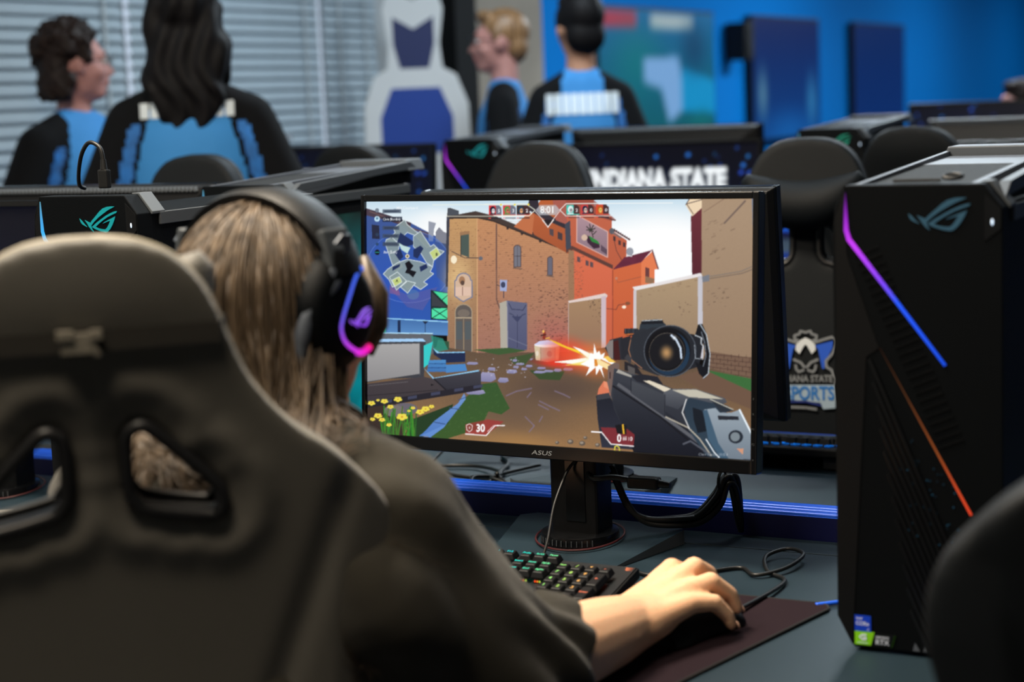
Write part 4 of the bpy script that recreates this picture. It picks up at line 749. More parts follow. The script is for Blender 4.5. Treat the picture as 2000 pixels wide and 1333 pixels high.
# ------------------------------------------------------------------ monitors
def monitor(loc, rz, label, screen=None, tilt=.084, brand=True, dx=0., h=.3167, group='flat gaming monitors'):
    """panel .61 x .36 on a post and a hexagonal foot; it faces -Y before turning by rz"""
    t = thing('monitor', label, 'monitor', loc, rz, group)
    hexp = [(.130, .058), (.097, -.091), (-.097, -.091), (-.130, .058), (-.112, .078), (.112, .078)]
    zz = lambda y: .003+.017*min(1, (y+.091)/.149)
    n = 6; b = MB(); b.add([(x, y, 0) for x, y in hexp]+[(x, y, zz(y)) for x, y in hexp], [tuple(range(5, -1, -1))], 0); b.f += [tuple(range(6, 12))]+[(i, (i+1) % n, n+(i+1) % n, n+i) for i in range(n)]; b.m += [1]+[2]*n
    b.build('foot_plate', [M['pl_black'], M['desk'], M['grey_face']], t)
    ring = MB().tube([(.062*math.cos(a), .062*math.sin(a)-.004, .0165+.10*(.062*math.sin(a))) for a in [2*PI*i/40 for i in range(40)]], .0015, 6, closed=True); ring.build('red_ring', M['red_ring'], t, smooth=True)
    cl = MB(); cl.cyl((0, -.004, .008), (0, -.004, .024), .056, .054, 40); cl.build('swivel_collar', M['pl_gloss'], t, bevel=.001, smooth=40)
    tk = MB()
    for k in range(-6, 7):
        a = -PI/2+k*.13; tk.box((.0562*math.cos(a), -.004+.0562*math.sin(a), .017), (.0012, .0012, .008), rot=Matrix.Rotation(a, 3, 'Z'))
    tk.build('scale_marks', M['dim_print'], t)
    MB().box((0, .004, .15), (.072, .05, .27)).build('post', M['pl_black'], t, bevel=.006, seg=3)
    MB().box((.004, -.0215, .085), (.03, .002, .09)).build('post_inlay', M['pl_gloss'], t, bevel=.0005)
    p = bpy.data.objects.new('display', None); C.objects.link(p); p.parent = t; p.location = (dx, -.055+.02, h); p.rotation_euler = (-tilt, 0, 0)
    W, H = .594, .334; l, r, tp, bt = .0065, .0085, .0095, .0185
    fr = MB()
    fr.box((-W/2-l/2, .006, (tp-bt)/2), (l, .02, H+tp+bt)); fr.box((W/2+r/2, .006, (tp-bt)/2), (r, .02, H+tp+bt)); fr.box((0, .006, H/2+tp/2), (W, .02, tp)); fr.box((0, .006, -H/2-bt/2), (W, .02, bt))
    fr.build('bezel', M['pl_gloss'], p, bevel=.0015)
    sh = MB(); o = [(-W/2-l+.001, -H/2-bt+.001), (W/2+r-.001, -H/2-bt+.001), (W/2+r-.001, H/2+tp-.001), (-W/2-l+.001, H/2+tp-.001)]
    sh.loft([[Vector((a, .0022, b)) for a, b in o], [Vector((a, .022, b)) for a, b in o], [Vector((a*.97, .03, b*.97)) for a, b in o], [Vector((a*.62, .058, b*.6-.01)) for a, b in o]]); sh.build('rear_shell', M['pl_black'], p, bevel=.002)
    vb = MB()
    for k in range(60): vb.box((-.27+.54*k/59, .031, H/2+.001), (.0045, .014, .009), rot=Matrix.Rotation(.5, 3, 'Y'))
    tag(vb.build('vent_teeth', M['grey_face'], p), kind='stuff')
    MB().box((.0, .07, 0), (.05, .05, .06)).build('mount', M['pl_black'], p, bevel=.004)
    if brand:
        s = MB(); lettering(s, 'ASUS', (-.006, -.0042, -H/2-bt*.55), (1, 0, 0), (0, 0, 1), .0085, .008, w=.031, shear=.25, lift=.0002); s.build('brand_lettering', M['grey_print'], p)
        s = MB()
        for i, c in enumerate(('ll', 'X', 'F1', 'F2', 'o')): lettering(s, c, (W/2+r*.45, -.0042, -.088-i*.0195), (1, 0, 0), (0, 0, 1), .0042, lift=.0002)
        s.build('button_marks', M['dim_print'], p)
    if screen is None: MB().box((0, .001, 0), (W, .002, H)).build('screen', M['pl_gloss'], p)
    else:
        o = screen.sheet('screen', W, H, p, M['screen']) if isinstance(screen, Canvas) else put('screen', screen, p); o.location = (0, .0018, 0)
    return t
MON = monitor((-1.016, 2.137, TOP), -.0404, 'large monitor with a bright shooter game on it, before the seated player', paint_game(), dx=-.022)
def plain_sheet(canvas):
    o = canvas.sheet('tmp', .594, .334, None, M['screen']); me = o.data; bpy.data.objects.remove(o); return me
words = plain_sheet(paint_stars(4, True))
monitor((-2.06, 2.125, TOP), 0, 'monitor with a dark starry screen at the left edge, beside the cyan-lit tower', paint_stars(2), dx=.005)
monitor((-1.142, 2.475, TOP), PI, 'black monitor seen from behind, its edge right of the game monitor', h=.302)
monitor((-2.19, 2.50, TOP), PI, 'monitor with a ribbed top seen from behind, above the cyan-lit tower', h=.318, tilt=.03)
monitor((-1.86, 4.5, TOP), 0, 'far monitor with white team words on its screen, above the game monitor', words, h=.31)
monitor((-2.87, 4.5, TOP), 0, 'far monitor with the team wallpaper, left of the violet-lit far tower', words, h=.325)
monitor((-.80, 4.5, TOP), 0, 'far starry monitor on the second bench, above the nearest tower', paint_stars(9), h=.29)
monitor((-1.99, 4.86, TOP), PI, 'far monitor seen from behind, before the player in profile and his neighbour', h=.345)
monitor((-.905, 4.9, TOP), PI, 'far monitor seen from behind, right end of the second bench', h=.338)
monitor((-1.4, 6.62, TOP), 0, 'distant starry monitor on the last bench, towards the right', paint_stars(12), h=.363)
monitor((-.72, 6.62, TOP), 0, 'distant starry monitor on the last bench, at the right edge', paint_stars(15), h=.363)

# ------------------------------------------------------------------ keyboards
U = .01905; KC = [(-24, (0, .45, .9)), (-6, (0, .62, .75)), (-3.4, (.0, .62, .52)), (-1.5, (.12, .72, .32)), (0, (.3, .72, .16)), (1.1, (.42, .66, .12)), (2, (.80, .40, .10)), (3, (.75, .17, .08))]
def keycap_mesh(w, h):
    m = MB(); a, b = w*U-.0012, h*U-.0012; s, q = a-.0055, b-.0055
    rings = [[Vector((x*aa/2, y*bb/2+dy, z)) for x, y in ((-1, -1), (1, -1), (1, 1), (-1, 1))] for aa, bb, z, dy in ((a, b, 0, 0), (a-.0006, b-.0006, .003, 0), (s, q, .0092, .0007))]
    m.loft(rings); return m.mesh('key', M['key'], bevel=.0008, seg=1)
caps = {}
ROWS = [('-1.25', [('esc', 1)]), ]
def layout():
    """(label, column, row, width, height); numpad columns are 0..3"""
    K = [('esc', -18.5, -1.25, 1, 1)]+[('F%d' % (i+1), -16.5+i+(i//4)*.5, -1.25, 1, 1) for i in range(12)]
    K += [(s, -3.25+i, -1.25, 1, 1) for i, s in enumerate(('PrtSc', 'ScrLk', 'Pause'))]
    K += [(s, -18.5+i, 0, 1, 1) for i, s in enumerate('`1234567890-=')]+[('Back', -5, 0, 2, 1)]
    K += [('Tab', -18.25, 1, 1.5, 1)]+[(s, -17+i, 1, 1, 1) for i, s in enumerate('QWERTYUIOP[]')]+[('\\', -4.75, 1, 1.5, 1)]
    K += [('Caps', -18.125, 2, 1.75, 1)]+[(s, -16.75+i, 2, 1, 1) for i, s in enumerate("ASDFGHJKL;'")]+[('return', -5.125, 2, 2.25, 1)]
    K += [('Shift', -17.875, 3, 2.25, 1)]+[(s, -16.25+i, 3, 1, 1) for i, s in enumerate('ZXCVBNM,./')]+[('Shift', -5.375, 3, 2.75, 1)]
    K += [('Ctrl', -18.375, 4, 1.25, 1), ('Win', -17.125, 4, 1.25, 1), ('Alt', -15.875, 4, 1.25, 1), ('', -12.125, 4, 6.25, 1), ('Alt', -8.375, 4, 1.25, 1), ('Fn', -7.125, 4, 1.25, 1), ('Menu', -5.875, 4, 1.25, 1), ('Ctrl', -4.625, 4, 1.25, 1)]
    K += [(s, -3.25+i, r, 1, 1) for r, q in ((0, ('Insert', 'Home', 'PgUp')), (1, ('Delete', 'End', 'PgDn')), (4, ('<', 'v', '>'))) for i, s in enumerate(q)]+[('^', -2.25, 3, 1, 1)]
    K += [(s, i, r, 1, 1) for r, q in enumerate((('Num', '/', '*', '-'), '789', '456', '123')) for i, s in enumerate(q)]
    K += [('+', 3, 1.5, 1, 2), ('Enter', 3, 3.5, 1, 2), ('0', .5, 4, 2, 1), ('.', 2, 4, 1, 1)]
    return K
def keyboard(loc, rz, tilt, label, full=True, led=None):
    t = thing('keyboard', label, 'keyboard', loc, rz, 'backlit keyboards'); t.rotation_euler = (tilt, 0, rz)
    x0, x1 = -19.0*U-.016, 3.5*U+.016; y0, y1 = -4.5*U-.010+2*U, 1.75*U+2*U+.012; cx, cy = (x0+x1)/2, (y0+y1)/2
    ff = lambda c: (c)*U
    MB().box((cx, cy, .007), (x1-x0, y1-y0, .014)).build('body', M['pl_black'], t, bevel=.003)
    MB().box((cx, cy, .0145), (x1-x0-.006, y1-y0-.006, .0016)).build('top_plate', M['key_side'], t, bevel=.0005)
    for x in (x0+.05, x1-.05): MB().box((x, y1-.02, -.010), (.03, .012, .02)).build('tilt_foot', M['rubber'], t, bevel=.002)
    mk = MB()
    for k in range(3): mk.prism([(x1-.0150, y1-.006-k*.0032), (x1-.0045, y1-.0072-k*.0032), (x1-.0150+.0016*k, y1-.0085-k*.0032)], (0, 0, .0154), (1, 0, 0), (0, 1, 0), .0003)
    mk.build('corner_emblem', mat('copper_print', (190, 110, 80), .4) if full else M['dim_print'], t)
    lights = MB(); cols = []
    if not full: keys = MB()
    for s, c, r, w, h in layout():
        pos = (c*U, (2-r)*U, .0205)
        col = grad(KC, c) if led is None else led
        for k in range(3):
            lx = c*U+(-.0032+.0032*k); ly = (2-r)*U-h*U/2+.0016
            lights.ell((lx, ly, .0178), (.0014, .0014, .0016), 6, 4)
            cc = [(.8, .06, .01), (.75, .20, .02), (.35, .5, .05)][k] if led is None and c > -4 and r in (1, 4) else col
            if c >= 2.9 and led is None: cc = (.5, .05, .015)
            cols += [tuple(v*(1.1 if r in (1, 4) else .45) for v in cc)]*(len(lights.v)-len(cols))
        if not full: keys.box((pos[0], pos[1], pos[2]+.0045), (w*U-.002, h*U-.002, .009), taper=.8); continue
        if (w, h) not in caps: caps[(w, h)] = keycap_mesh(w, h)
        o = put('key', caps[(w, h)], t); o.location = pos
        if s:
            q = MB(); lettering(q, s, (0, .0012 if len(s) < 3 else .0016, .0094), (1, 0, 0), (0, 1, 0), .0082 if len(s) == 1 else .0056, .022, lift=.0002, w=None if len(s) < 3 else min(.0112, .0027*len(s)))
            if q.v: colored(q, 'legend', [tuple(v*1.7 for v in col)]*len(q.v), M['glow'], o)
    tag(colored(lights, 'key_lights', cols, M['glow'], t), kind='stuff')
    if not full: tag(keys.build('keys', M['key'], t), kind='stuff')
    return t
tl = math.radians(9.5); ybase = 1.85
KB = keyboard((-.865-3*U, ybase, DZ+.0115), 0, tl, 'black keyboard with rainbow backlit keys before the seated player')
keyboard((-1.155, 2.765, DZ+.0105), PI, tl, 'keyboard with blue key lights on the far side of the first bench', full=False, led=(.01, .22, .95))
# ------------------------------------------------------------------ gaming chairs
ZT = 1.264                                                  # top of the backrest
HALF = [(0, .020), (.004, .046), (.0165, .072), (.037, .092), (.062, .105), (.091, .116), (.128, .132), (.169, .165), (.194, .198), (.218, .222), (.247, .246), (.276, .2565), (.313, .2565), (.342, .249), (.42, .226), (.52, .214), (.62, .216), (.72, .226), (.78, .224), (.80, .20)]
HOLE = [(.0225, -.168), (.029, -.158), (.040, -.156), (.055, -.168), (.098, -.212), (.1055, -.227), (.104, -.240), (.093, -.2455), (.040, -.235), (.028, -.226), (.0225, -.212)]
TH = .062
def back_shift(x, z):
    """how far forward the backrest stands at width x, height z: wings wrap forward, the whole leans back"""
    a = np.abs(x); dz = ZT-z
    w = np.clip(a-(.10+.09*np.clip(dz/.3, 0, 1)), 0, None)
    return -(z-.5)*math.tan(math.radians(8))+1.6*w*w+.28*np.clip(a-.20, 0, None)+.02*np.exp(-((dz-.10)/.05)**2)*0-.018*np.exp(-((dz-.62)/.16)**2)*(a < .2)
def rear_y(x, z): return float(back_shift(np.array(x), np.array(z)))-TH/2
def curve_solid(outline, holes, depth):
    cu = bpy.data.curves.new('c', 'CURVE'); cu.dimensions = '2D'; cu.fill_mode = 'BOTH'; cu.extrude = depth/2
    for pl in [outline]+holes:
        sp = cu.splines.new('POLY'); sp.points.add(len(pl)-1); sp.use_cyclic_u = True
        for p, (a, b) in zip(sp.points, pl): p.co = (a, b, 0, 1)
    o = bpy.data.objects.new('c', cu); C.objects.link(o); me = evaluated(o); bpy.data.objects.remove(o)
    return me
def smooth_loop(pts, n=4):
    P = [Vector((a, b, 0)) for a, b in pts]; k = len(P); out = []
    for i in range(k):
        a, b, c, d = P[i-1], P[i], P[(i+1) % k], P[(i+2) % k]
        for j in range(n):
            t = j/n; q = .5*((2*b)+(-a+c)*t+(2*a-5*b+4*c-d)*t*t+(-a+3*b-3*c+d)*t*t*t); out.append((q.x, q.y))
    return out
def remesh_mesh(me, voxel, smooth):
    o = bpy.data.objects.new('r', me); C.objects.link(o)
    r = o.modifiers.new('r', 'REMESH'); r.mode = 'VOXEL'; r.voxel_size = voxel
    s = o.modifiers.new('s', 'SMOOTH'); s.iterations = smooth; s.factor = .5
    out = evaluated(o); bpy.data.objects.remove(o); out.materials.clear(); out.polygons.foreach_set('use_smooth', [True]*len(out.polygons)); return out
outl = [(h, -d) for d, h in HALF]; outl = outl+[(-a, b) for a, b in outl[::-1]]
outl = smooth_loop(outl, 3); hol = smooth_loop(HOLE, 4)
sol = curve_solid(outl, [hol, [(-a, b) for a, b in hol]], TH)
BACK = remesh_mesh(sol, .0058, 7)
v = getv(BACK); x, z, y = v[:, 0].copy(), v[:, 1]+ZT, v[:, 2].copy()       # curve plane -> upright
dz = ZT-z; ax = np.abs(x)
bulge = .012*np.exp(-((dz-.05)/.06)**2)*np.exp(-(x/.12)**2)
crease = np.exp(-((ax-(.214-.37*(dz-.222)))/.014)**2)*np.clip((dz-.19)/.05, 0, 1)*np.clip((.62-dz)/.1, 0, 1)*(ax > .1)
rear = y < 0
yy = y+np.where(rear, -bulge+.007*crease, 0)
# soft swelling of the upholstery round the openings
hx = np.array(hol); dist = np.min(np.hypot(ax[:, None]-hx[None, ::3, 0], (-dz)[:, None]-hx[None, ::3, 1]), axis=1)
yy += np.where(rear, -.006*np.exp(-((dist-.030)/.014)**2), 0)
v2 = np.c_[x, yy+back_shift(x, z), z]; setv(BACK, v2)
bm = bmesh.new(); bm.from_mesh(BACK); bmesh.ops.recalc_face_normals(bm, faces=bm.faces); bm.to_mesh(BACK); bm.free()
def on_rear(pl, off): return [(a, rear_y(a, b+ZT)+off, b+ZT) for a, b in pl]
def on_front(pl, off): return [(a, rear_y(a, b+ZT)+TH+off, b+ZT) for a, b in pl]
def shrink(pl, k): return [(a*(1-k*.02/.2), b) for a, b in pl]
cm = {}
def chair_meshes(mt):
    if mt in cm: return cm[mt]
    d = {}
    b = BACK.copy(); b.materials.append(M[mt]); d['backrest'] = b
    m = MB(); m.tube([(a*.985, rear_y(a, b+ZT)+.012, ZT+(b if b > -.02 else b)-.002) for a, b in outl], .0042, 6, closed=True); d['piping'] = m.mesh('piping', M['piping' if mt == 'leather_lit' else 'trim_plastic'], smooth='all')
    for s in (1, -1):
        m = MB(); c0 = np.array(hol).mean(0); q = [(s*(c0[0]+(a-c0[0])*.93), c0[1]+(b-c0[1])*.93) for a, b in hol]
        r = [[Vector((a, rear_y(a, b+ZT)+o, b+ZT)), ] for a, b in q for o in (0,)]
        for o in (-.003, TH-.004): m.tube(on_rear(q, o), .0062, 8, closed=True)
        n = len(q); A = on_rear([(s*(c0[0]+(a-c0[0])*.97), c0[1]+(b-c0[1])*.97) for a, b in hol], -.002); B = [(p[0], p[1]+TH-.004, p[2]) for p in A]; i0 = len(m.v)
        m.add(A+B, [(i, (i+1) % n, n+(i+1) % n, n+i) for i in range(n)])
        d['hole_trim%d' % s] = m.mesh('hole_trim', M['trim_plastic'], smooth='all')
    # neck-pillow strap that crosses the rear, with its buckle
    def band(z0, z1, off, w=1.0):
        m = MB(); n = 28; rings = []
        for i in range(n+1):
            k = -1+2*i/n; hw = np.interp(ZT-(z0+z1)/2, [q[0] for q in HALF], [q[1] for q in HALF])*w; xx = k*(hw+.004)
            e = max(0, abs(k)-.93)/.07
            y = rear_y(xx, (z0+z1)/2)-off-.012*math.exp(-((ZT-(z0+z1)/2-.05)/.06)**2)*math.exp(-(xx/.12)**2)+e*.04
            rings.append([Vector((xx, y+q, zz)) for zz, q in ((z0, .003), (z0, 0), (z1, 0), (z1, .003))])
        m.loft(rings); return m
    d['strap'] = band(ZT-.091, ZT-.0735, .0035).mesh('strap', M['strap'], smooth=30)
    bk = MB(); yb = rear_y(0, ZT-.083)-.020
    bk.box((-.008, yb, ZT-.083), (.026, .010, .017)); bk.box((-.017, yb-.002, ZT-.0755), (.014, .012, .008)); bk.box((.007, yb-.001, ZT-.0765), (.010, .012, .008)); bk.cyl((.002, yb-.003, ZT-.079), (.008, yb-.002, ZT-.094), .0032, n=8)
    d['buckle'] = bk.mesh('buckle', M['buckle'], bevel=.002)
    # seat, arms, base
    st = MB(); st.box((0, .24, .455), (.50, .52, .085)); d['seat'] = st.mesh('seat', M[mt], bevel=.03, seg=4, smooth='all')
    pan = MB(); pan.box((0, .22, .395), (.40, .40, .04)); pan.box((0, .22, .365), (.2, .24, .03)); d['seat_pan'] = pan.mesh('seat_pan', M['steel'], bevel=.006)
    for s in (1, -1):
        a = MB(); a.box((s*.275, .20, .645), (.07, .26, .026)); a.box((s*.285, .19, .52), (.03, .06, .23)); a.box((s*.24, .19, .405), (.16, .05, .025)); d['armrest%d' % s] = a.mesh('armrest', M['pl_black'], bevel=.008)
    d['gas_lift'] = MB().cyl((0, .22, .09), (0, .22, .36), .028, .025, 16).mesh('gas_lift', M['steel'], smooth=40)
    lg = MB(); lg.box((0, .165, .085), (.06, .33, .032), taper=.7); d['base_leg'] = lg.mesh('base_leg', M['steel'], bevel=.006)
    cs = MB()
    for sx in (-.014, .014): cs.cyl((sx-.009, 0, .03), (sx+.009, 0, .03), .03, n=18)
    cs.cyl((0, 0, .03), (0, 0, .075), .008, n=8); d['caster'] = cs.mesh('caster', M['rubber'], smooth=40)
    cm[mt] = d; return d
def emblem(parent):
    """team crest printed on the front of the backrest"""
    S = .060/320; O = (0, 0); Zc = ZT-.432
    def q(pts): return [((a-300)*S, (560-b)*S) for a, b in pts]
    def flat(mb, pts, lift, mi=0):
        P = q(pts); n = len(P); mb.add([(a, rear_y(a, Zc+b)+TH+.006+lift, Zc+b) for a, b in P], [tuple(range(n))], mi)
    def seg(mb, pts, w, lift, mi=0):
        for (x0, y0), (x1, y1) in zip(pts, pts[1:]):
            L = math.hypot(x1-x0, y1-y0); nx, ny = -(y1-y0)/L*w/2, (x1-x0)/L*w/2; ex, ey = (x1-x0)/L*w*.2, (y1-y0)/L*w*.2
            flat(mb, [(x0+nx-ex, y0+ny-ey), (x1+nx+ex, y1+ny+ey), (x1-nx+ex, y1-ny+ey), (x0-nx-ex, y0-ny-ey)], lift, mi)
    mb = MB(); mir = lambda p: [(600-a, b) for a, b in p]
    for f in (lambda p: p, mir):
        flat(mb, f([(395, 305), (575, 258), (565, 330), (495, 470), (482, 540), (462, 535), (440, 420), (425, 345)]), .0002, 1)
        seg(mb, f([(360, 285), (480, 245), (560, 222), (600, 240), (605, 290), (570, 380), (500, 460), (505, 520), (555, 550), (575, 600), (600, 640), (590, 690)]), 26, .0004, 2)
        flat(mb, f([(300, 225), (350, 250), (395, 300), (400, 350), (360, 390), (340, 350), (310, 300), (300, 300)]), .0006, 0)
        seg(mb, f([(300, 175), (350, 160), (360, 190), (410, 205), (405, 245), (370, 255)]), 24, .0004, 2)
        seg(mb, f([(310, 525), (350, 475), (420, 445)]), 26, .0004, 2); seg(mb, f([(320, 550), (370, 570), (395, 540), (400, 500)]), 24, .0004, 2)
    flat(mb, [(-10, 700), (590, 700), (625, 930), (470, 945), (440, 880), (120, 850), (-40, 880)], .0002, 3)
    seg(mb, [(-20, 900), (120, 870), (300, 870), (450, 905)], 22, .0004, 4); seg(mb, [(0, 945), (150, 925), (300, 930), (400, 945)], 26, .0004, 2)
    for s, px, py, h, w, mi in (('INDIANA STATE', 285, 640, 95, 560, 2), ('ESPORTS', 300, 790, 190, 560, 5)):
        vv, tt = glyphs(s, .03); sx = w*S/(vv[:, 0].max()-vv[:, 0].min()); ox, oz = (px-300)*S, (560-py)*S
        mb.add([(ox+a*sx, rear_y(ox+a*sx, Zc+oz+b*h*S)+TH+.0072, Zc+oz+b*h*S) for a, b in vv], [tuple(k) for k in tt], mi)
    mb.v = [(-a, b, c) for a, b, c in mb.v]
    return mb.build('crest', [M['white_print'], mat('crest_blue', (16, 78, 190), .6), M['grey_print'], mat('crest_pale', (150, 170, 186), .6), mat('crest_navy', (10, 34, 110), .6), mat('crest_letter', (28, 104, 176), .6)], parent)
def pillow_mesh(mt):
    m = MB(); nu, nv = 20, 10; rings = []
    for i in range(nu+1):
        u = -1+2*i/nu; w = .114; sag = .032*u*u
        hh = .046*(1-.55*abs(u)**2.5)*(1 if abs(u) < .999 else .2); th = .042*(1-abs(u)**4)+.003; ring = []
        for k in range(nv*2):
            a = 2*PI*k/(nv*2); ring.append(Vector((u*w, th*math.cos(a), hh*math.sin(a)+sag+(.012*u*u if math.sin(a) > 0 else 0))))
        rings.append(ring)
    m.loft(rings); return m.mesh('neck_pillow', M[mt], smooth='all')
def chair(loc, rz, label, mt='leather', pillow=False, strap=False, crest=False):
    d = chair_meshes(mt); t = thing('gaming_chair', label, 'chair', loc, rz, 'gaming chairs')
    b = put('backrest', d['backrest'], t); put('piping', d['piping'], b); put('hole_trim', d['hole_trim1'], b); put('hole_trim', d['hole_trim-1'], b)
    if strap: s = put('strap', d['strap'], t); put('buckle', d['buckle'], s)
    if pillow:
        p = put('neck_pillow', pillow_mesh(mt), t); p.location = (0, rear_y(0, ZT-.095)+TH+.038, ZT-.085 if strap else ZT-.122)
    if crest: emblem(b)
    put('seat', d['seat'], t); put('seat_pan', d['seat_pan'], t); put('armrest', d['armrest1'], t); put('armrest', d['armrest-1'], t); put('gas_lift', d['gas_lift'], t)
    for k in range(5):
        a = 2*PI*k/5; o = put('base_leg', d['base_leg'], t); o.location = (0, .22, 0); o.rotation_euler = (0, 0, a)
        c = put('caster', d['caster'], t); c.location = (-.31*math.sin(a), .22+.31*math.cos(a), 0); c.rotation_euler = (0, 0, a+.4)
    return t
def chair_at(head, yaw_fwd, *a, **k):
    """place a chair so that the rear of its headrest top is at head (x, y) and it faces yaw_fwd"""
    f = np.array([math.cos(yaw_fwd), math.sin(yaw_fwd)]); off = (ZT-.5)*math.tan(math.radians(8))+TH/2
    p = np.array(head)+f*off
    return chair((p[0], p[1], 0), yaw_fwd-PI/2, *a, **k)
D = math.radians
CH0 = chair_at((-.952, 1.083), D(131.5), 'gaming chair with two openings and a strap, behind the seated player', mt='leather_lit', pillow=True, strap=True)
chair_at((-.045, 1.19), D(97), 'blurred black gaming chair cropped by the right edge, before the nearest tower', pillow=False)
chair_at((-1.03, 3.24), D(282), 'black gaming chair with a neck pillow and the team crest, facing the lens', pillow=True, crest=True)
chair_at((-1.70, 3.46), D(276), 'black gaming chair directly above the game monitor, left of the lit team words')
chair_at((-2.44, 3.21), D(280), 'black gaming chair in front of the long-haired player, with a pink light beside it')
chair_at((-2.31, 3.60), D(90), 'black gaming chair left of the standee, above the cyan-lit tower')
chair_at((-.98, 3.80), D(90), 'black gaming chair behind the one with the neck pillow, towards the right')
from mathutils.bvhtree import BVHTree
# ------------------------------------------------------------------ people
def head_prims(mb, c, s=1., yaw=0., feat=True):
    """skull, face, jaw, nose, brow, ears about the head centre c; the face looks along +Y turned by yaw"""
    R = Matrix.Rotation(yaw, 3, 'Z'); c = Vector(c); q = lambda x, y, z: c+R @ Vector((x*s, y*s, z*s))
    mb.ell(q(0, -.012, .022), (.076*s, .096*s, .096*s), 20, 14, rot=R); mb.ell(q(0, .026, -.025), (.064*s, .072*s, .092*s), 20, 14, rot=R); mb.ell(q(0, .058, -.092), (.036*s, .034*s, .028*s), 14, 10, rot=R); mb.ell(q(0, .01, -.075), (.058*s, .06*s, .04*s), 14, 10, rot=R)
    mb.cap(q(0, .090, .004), .008*s, q(0, .112, -.030), .013*s); mb.ell(q(0, .100, -.034), (.018*s, .014*s, .010*s), 10, 8, rot=R)
    mb.ell(q(0, .082, .026), (.052*s, .018*s, .014*s), 12, 8, rot=R); mb.ell(q(0, .090, -.060), (.024*s, .012*s, .007*s), 12, 8, rot=R); mb.ell(q(0, .087, -.071), (.021*s, .012*s, .008*s), 12, 8, rot=R)
    for k in (-1, 1):
        mb.ell(q(k*.078, .004, -.008), (.010*s, .020*s, .032*s), 10, 8, rot=R); mb.ell(q(k*.042, .066, -.030), (.022*s, .022*s, .022*s), 10, 8, rot=R)
def face_parts(parent, c, s=1., yaw=0., glasses=False, base=(0, 0, 0)):
    R = Matrix.Rotation(yaw, 3, 'Z'); c = Vector(c)-Vector(base); q = lambda x, y, z: c+R @ Vector((x*s, y*s, z*s))
    for k in (-1, 1):
        e = MB(); e.ell(q(k*.031, .086, .004), (.012*s, .010*s, .008*s), 12, 8, rot=R); eo = e.build('eye', M['eye'], parent, smooth='all'); i = MB(); i.ell(q(k*.031, .095, .004), (.005*s, .002*s, .005*s), 10, 6, rot=R); i.build('iris', M['iris'], eo, smooth='all')
        b = MB(); b.tube([q(k*(.014+.034*j/4), .096-.01*(j/4)**2, .022+.006*math.sin(PI*j/4)) for j in range(5)], [.002*s, .003*s, .003*s, .003*s, .0015*s], 6); b.build('eyebrow', M['hair_dark'], parent, smooth='all')
    m = MB(); m.ell(q(0, .096, -.060), (.021*s, .007*s, .004*s), 12, 6, rot=R); m.ell(q(0, .094, -.069), (.018*s, .007*s, .005*s), 12, 6, rot=R); m.build('lips', M['lips'], parent, smooth='all')
    if glasses:
        g = MB()
        for k in (-1, 1):
            g.tube([q(k*.034+.026*math.cos(a), .108, .002+.019*math.sin(a)) for a in [2*PI*j/20 for j in range(20)]], .0018*s, 6, closed=True); g.cyl(q(k*.060, .107, .008), q(k*.082, -.002, .004), .0018*s, n=6)
        g.cyl(q(-.008, .109, .006), q(.008, .109, .006), .0018*s, n=6); g.build('spectacles', M['glass_rim'], parent)
def hand_prims(mb, w, u, l, n, s=1., curl=.35):
    """relaxed five-fingered hand: wrist w, direction u, thumb side l, back of the hand n"""
    w, u, l, n = Vector(w), Vector(u).normalized(), Vector(l).normalized(), Vector(n).normalized()
    for k in (-.024, -.008, .008, .024): mb.cap(w, .020*s, w+u*.082*s+l*k*s, .0115*s, 10)
    for k, L, d in ((.029, .070, 0), (.010, .078, .003), (-.010, .072, 0), (-.028, .056, -.008)):
        p = w+u*(.085+d)*s+l*k*s; a = 0.; r = .0090
        for f in (.46, .30, .24):
            a += curl; dr = u*math.cos(a)-n*math.sin(a); q = p+dr*L*f*s; mb.cap(p, r*s, q, (r-.001)*s, 10); p = q; r -= .001
    p = w+u*.022*s+l*.022*s; q = p+(u*.6+l*.75-n*.25).normalized()*.042*s; mb.cap(p, .014*s, q, .0105*s, 10); mb.cap(q, .0105*s, q+(u*.9+l*.25-n*.3).normalized()*.030*s, .0088*s, 10)
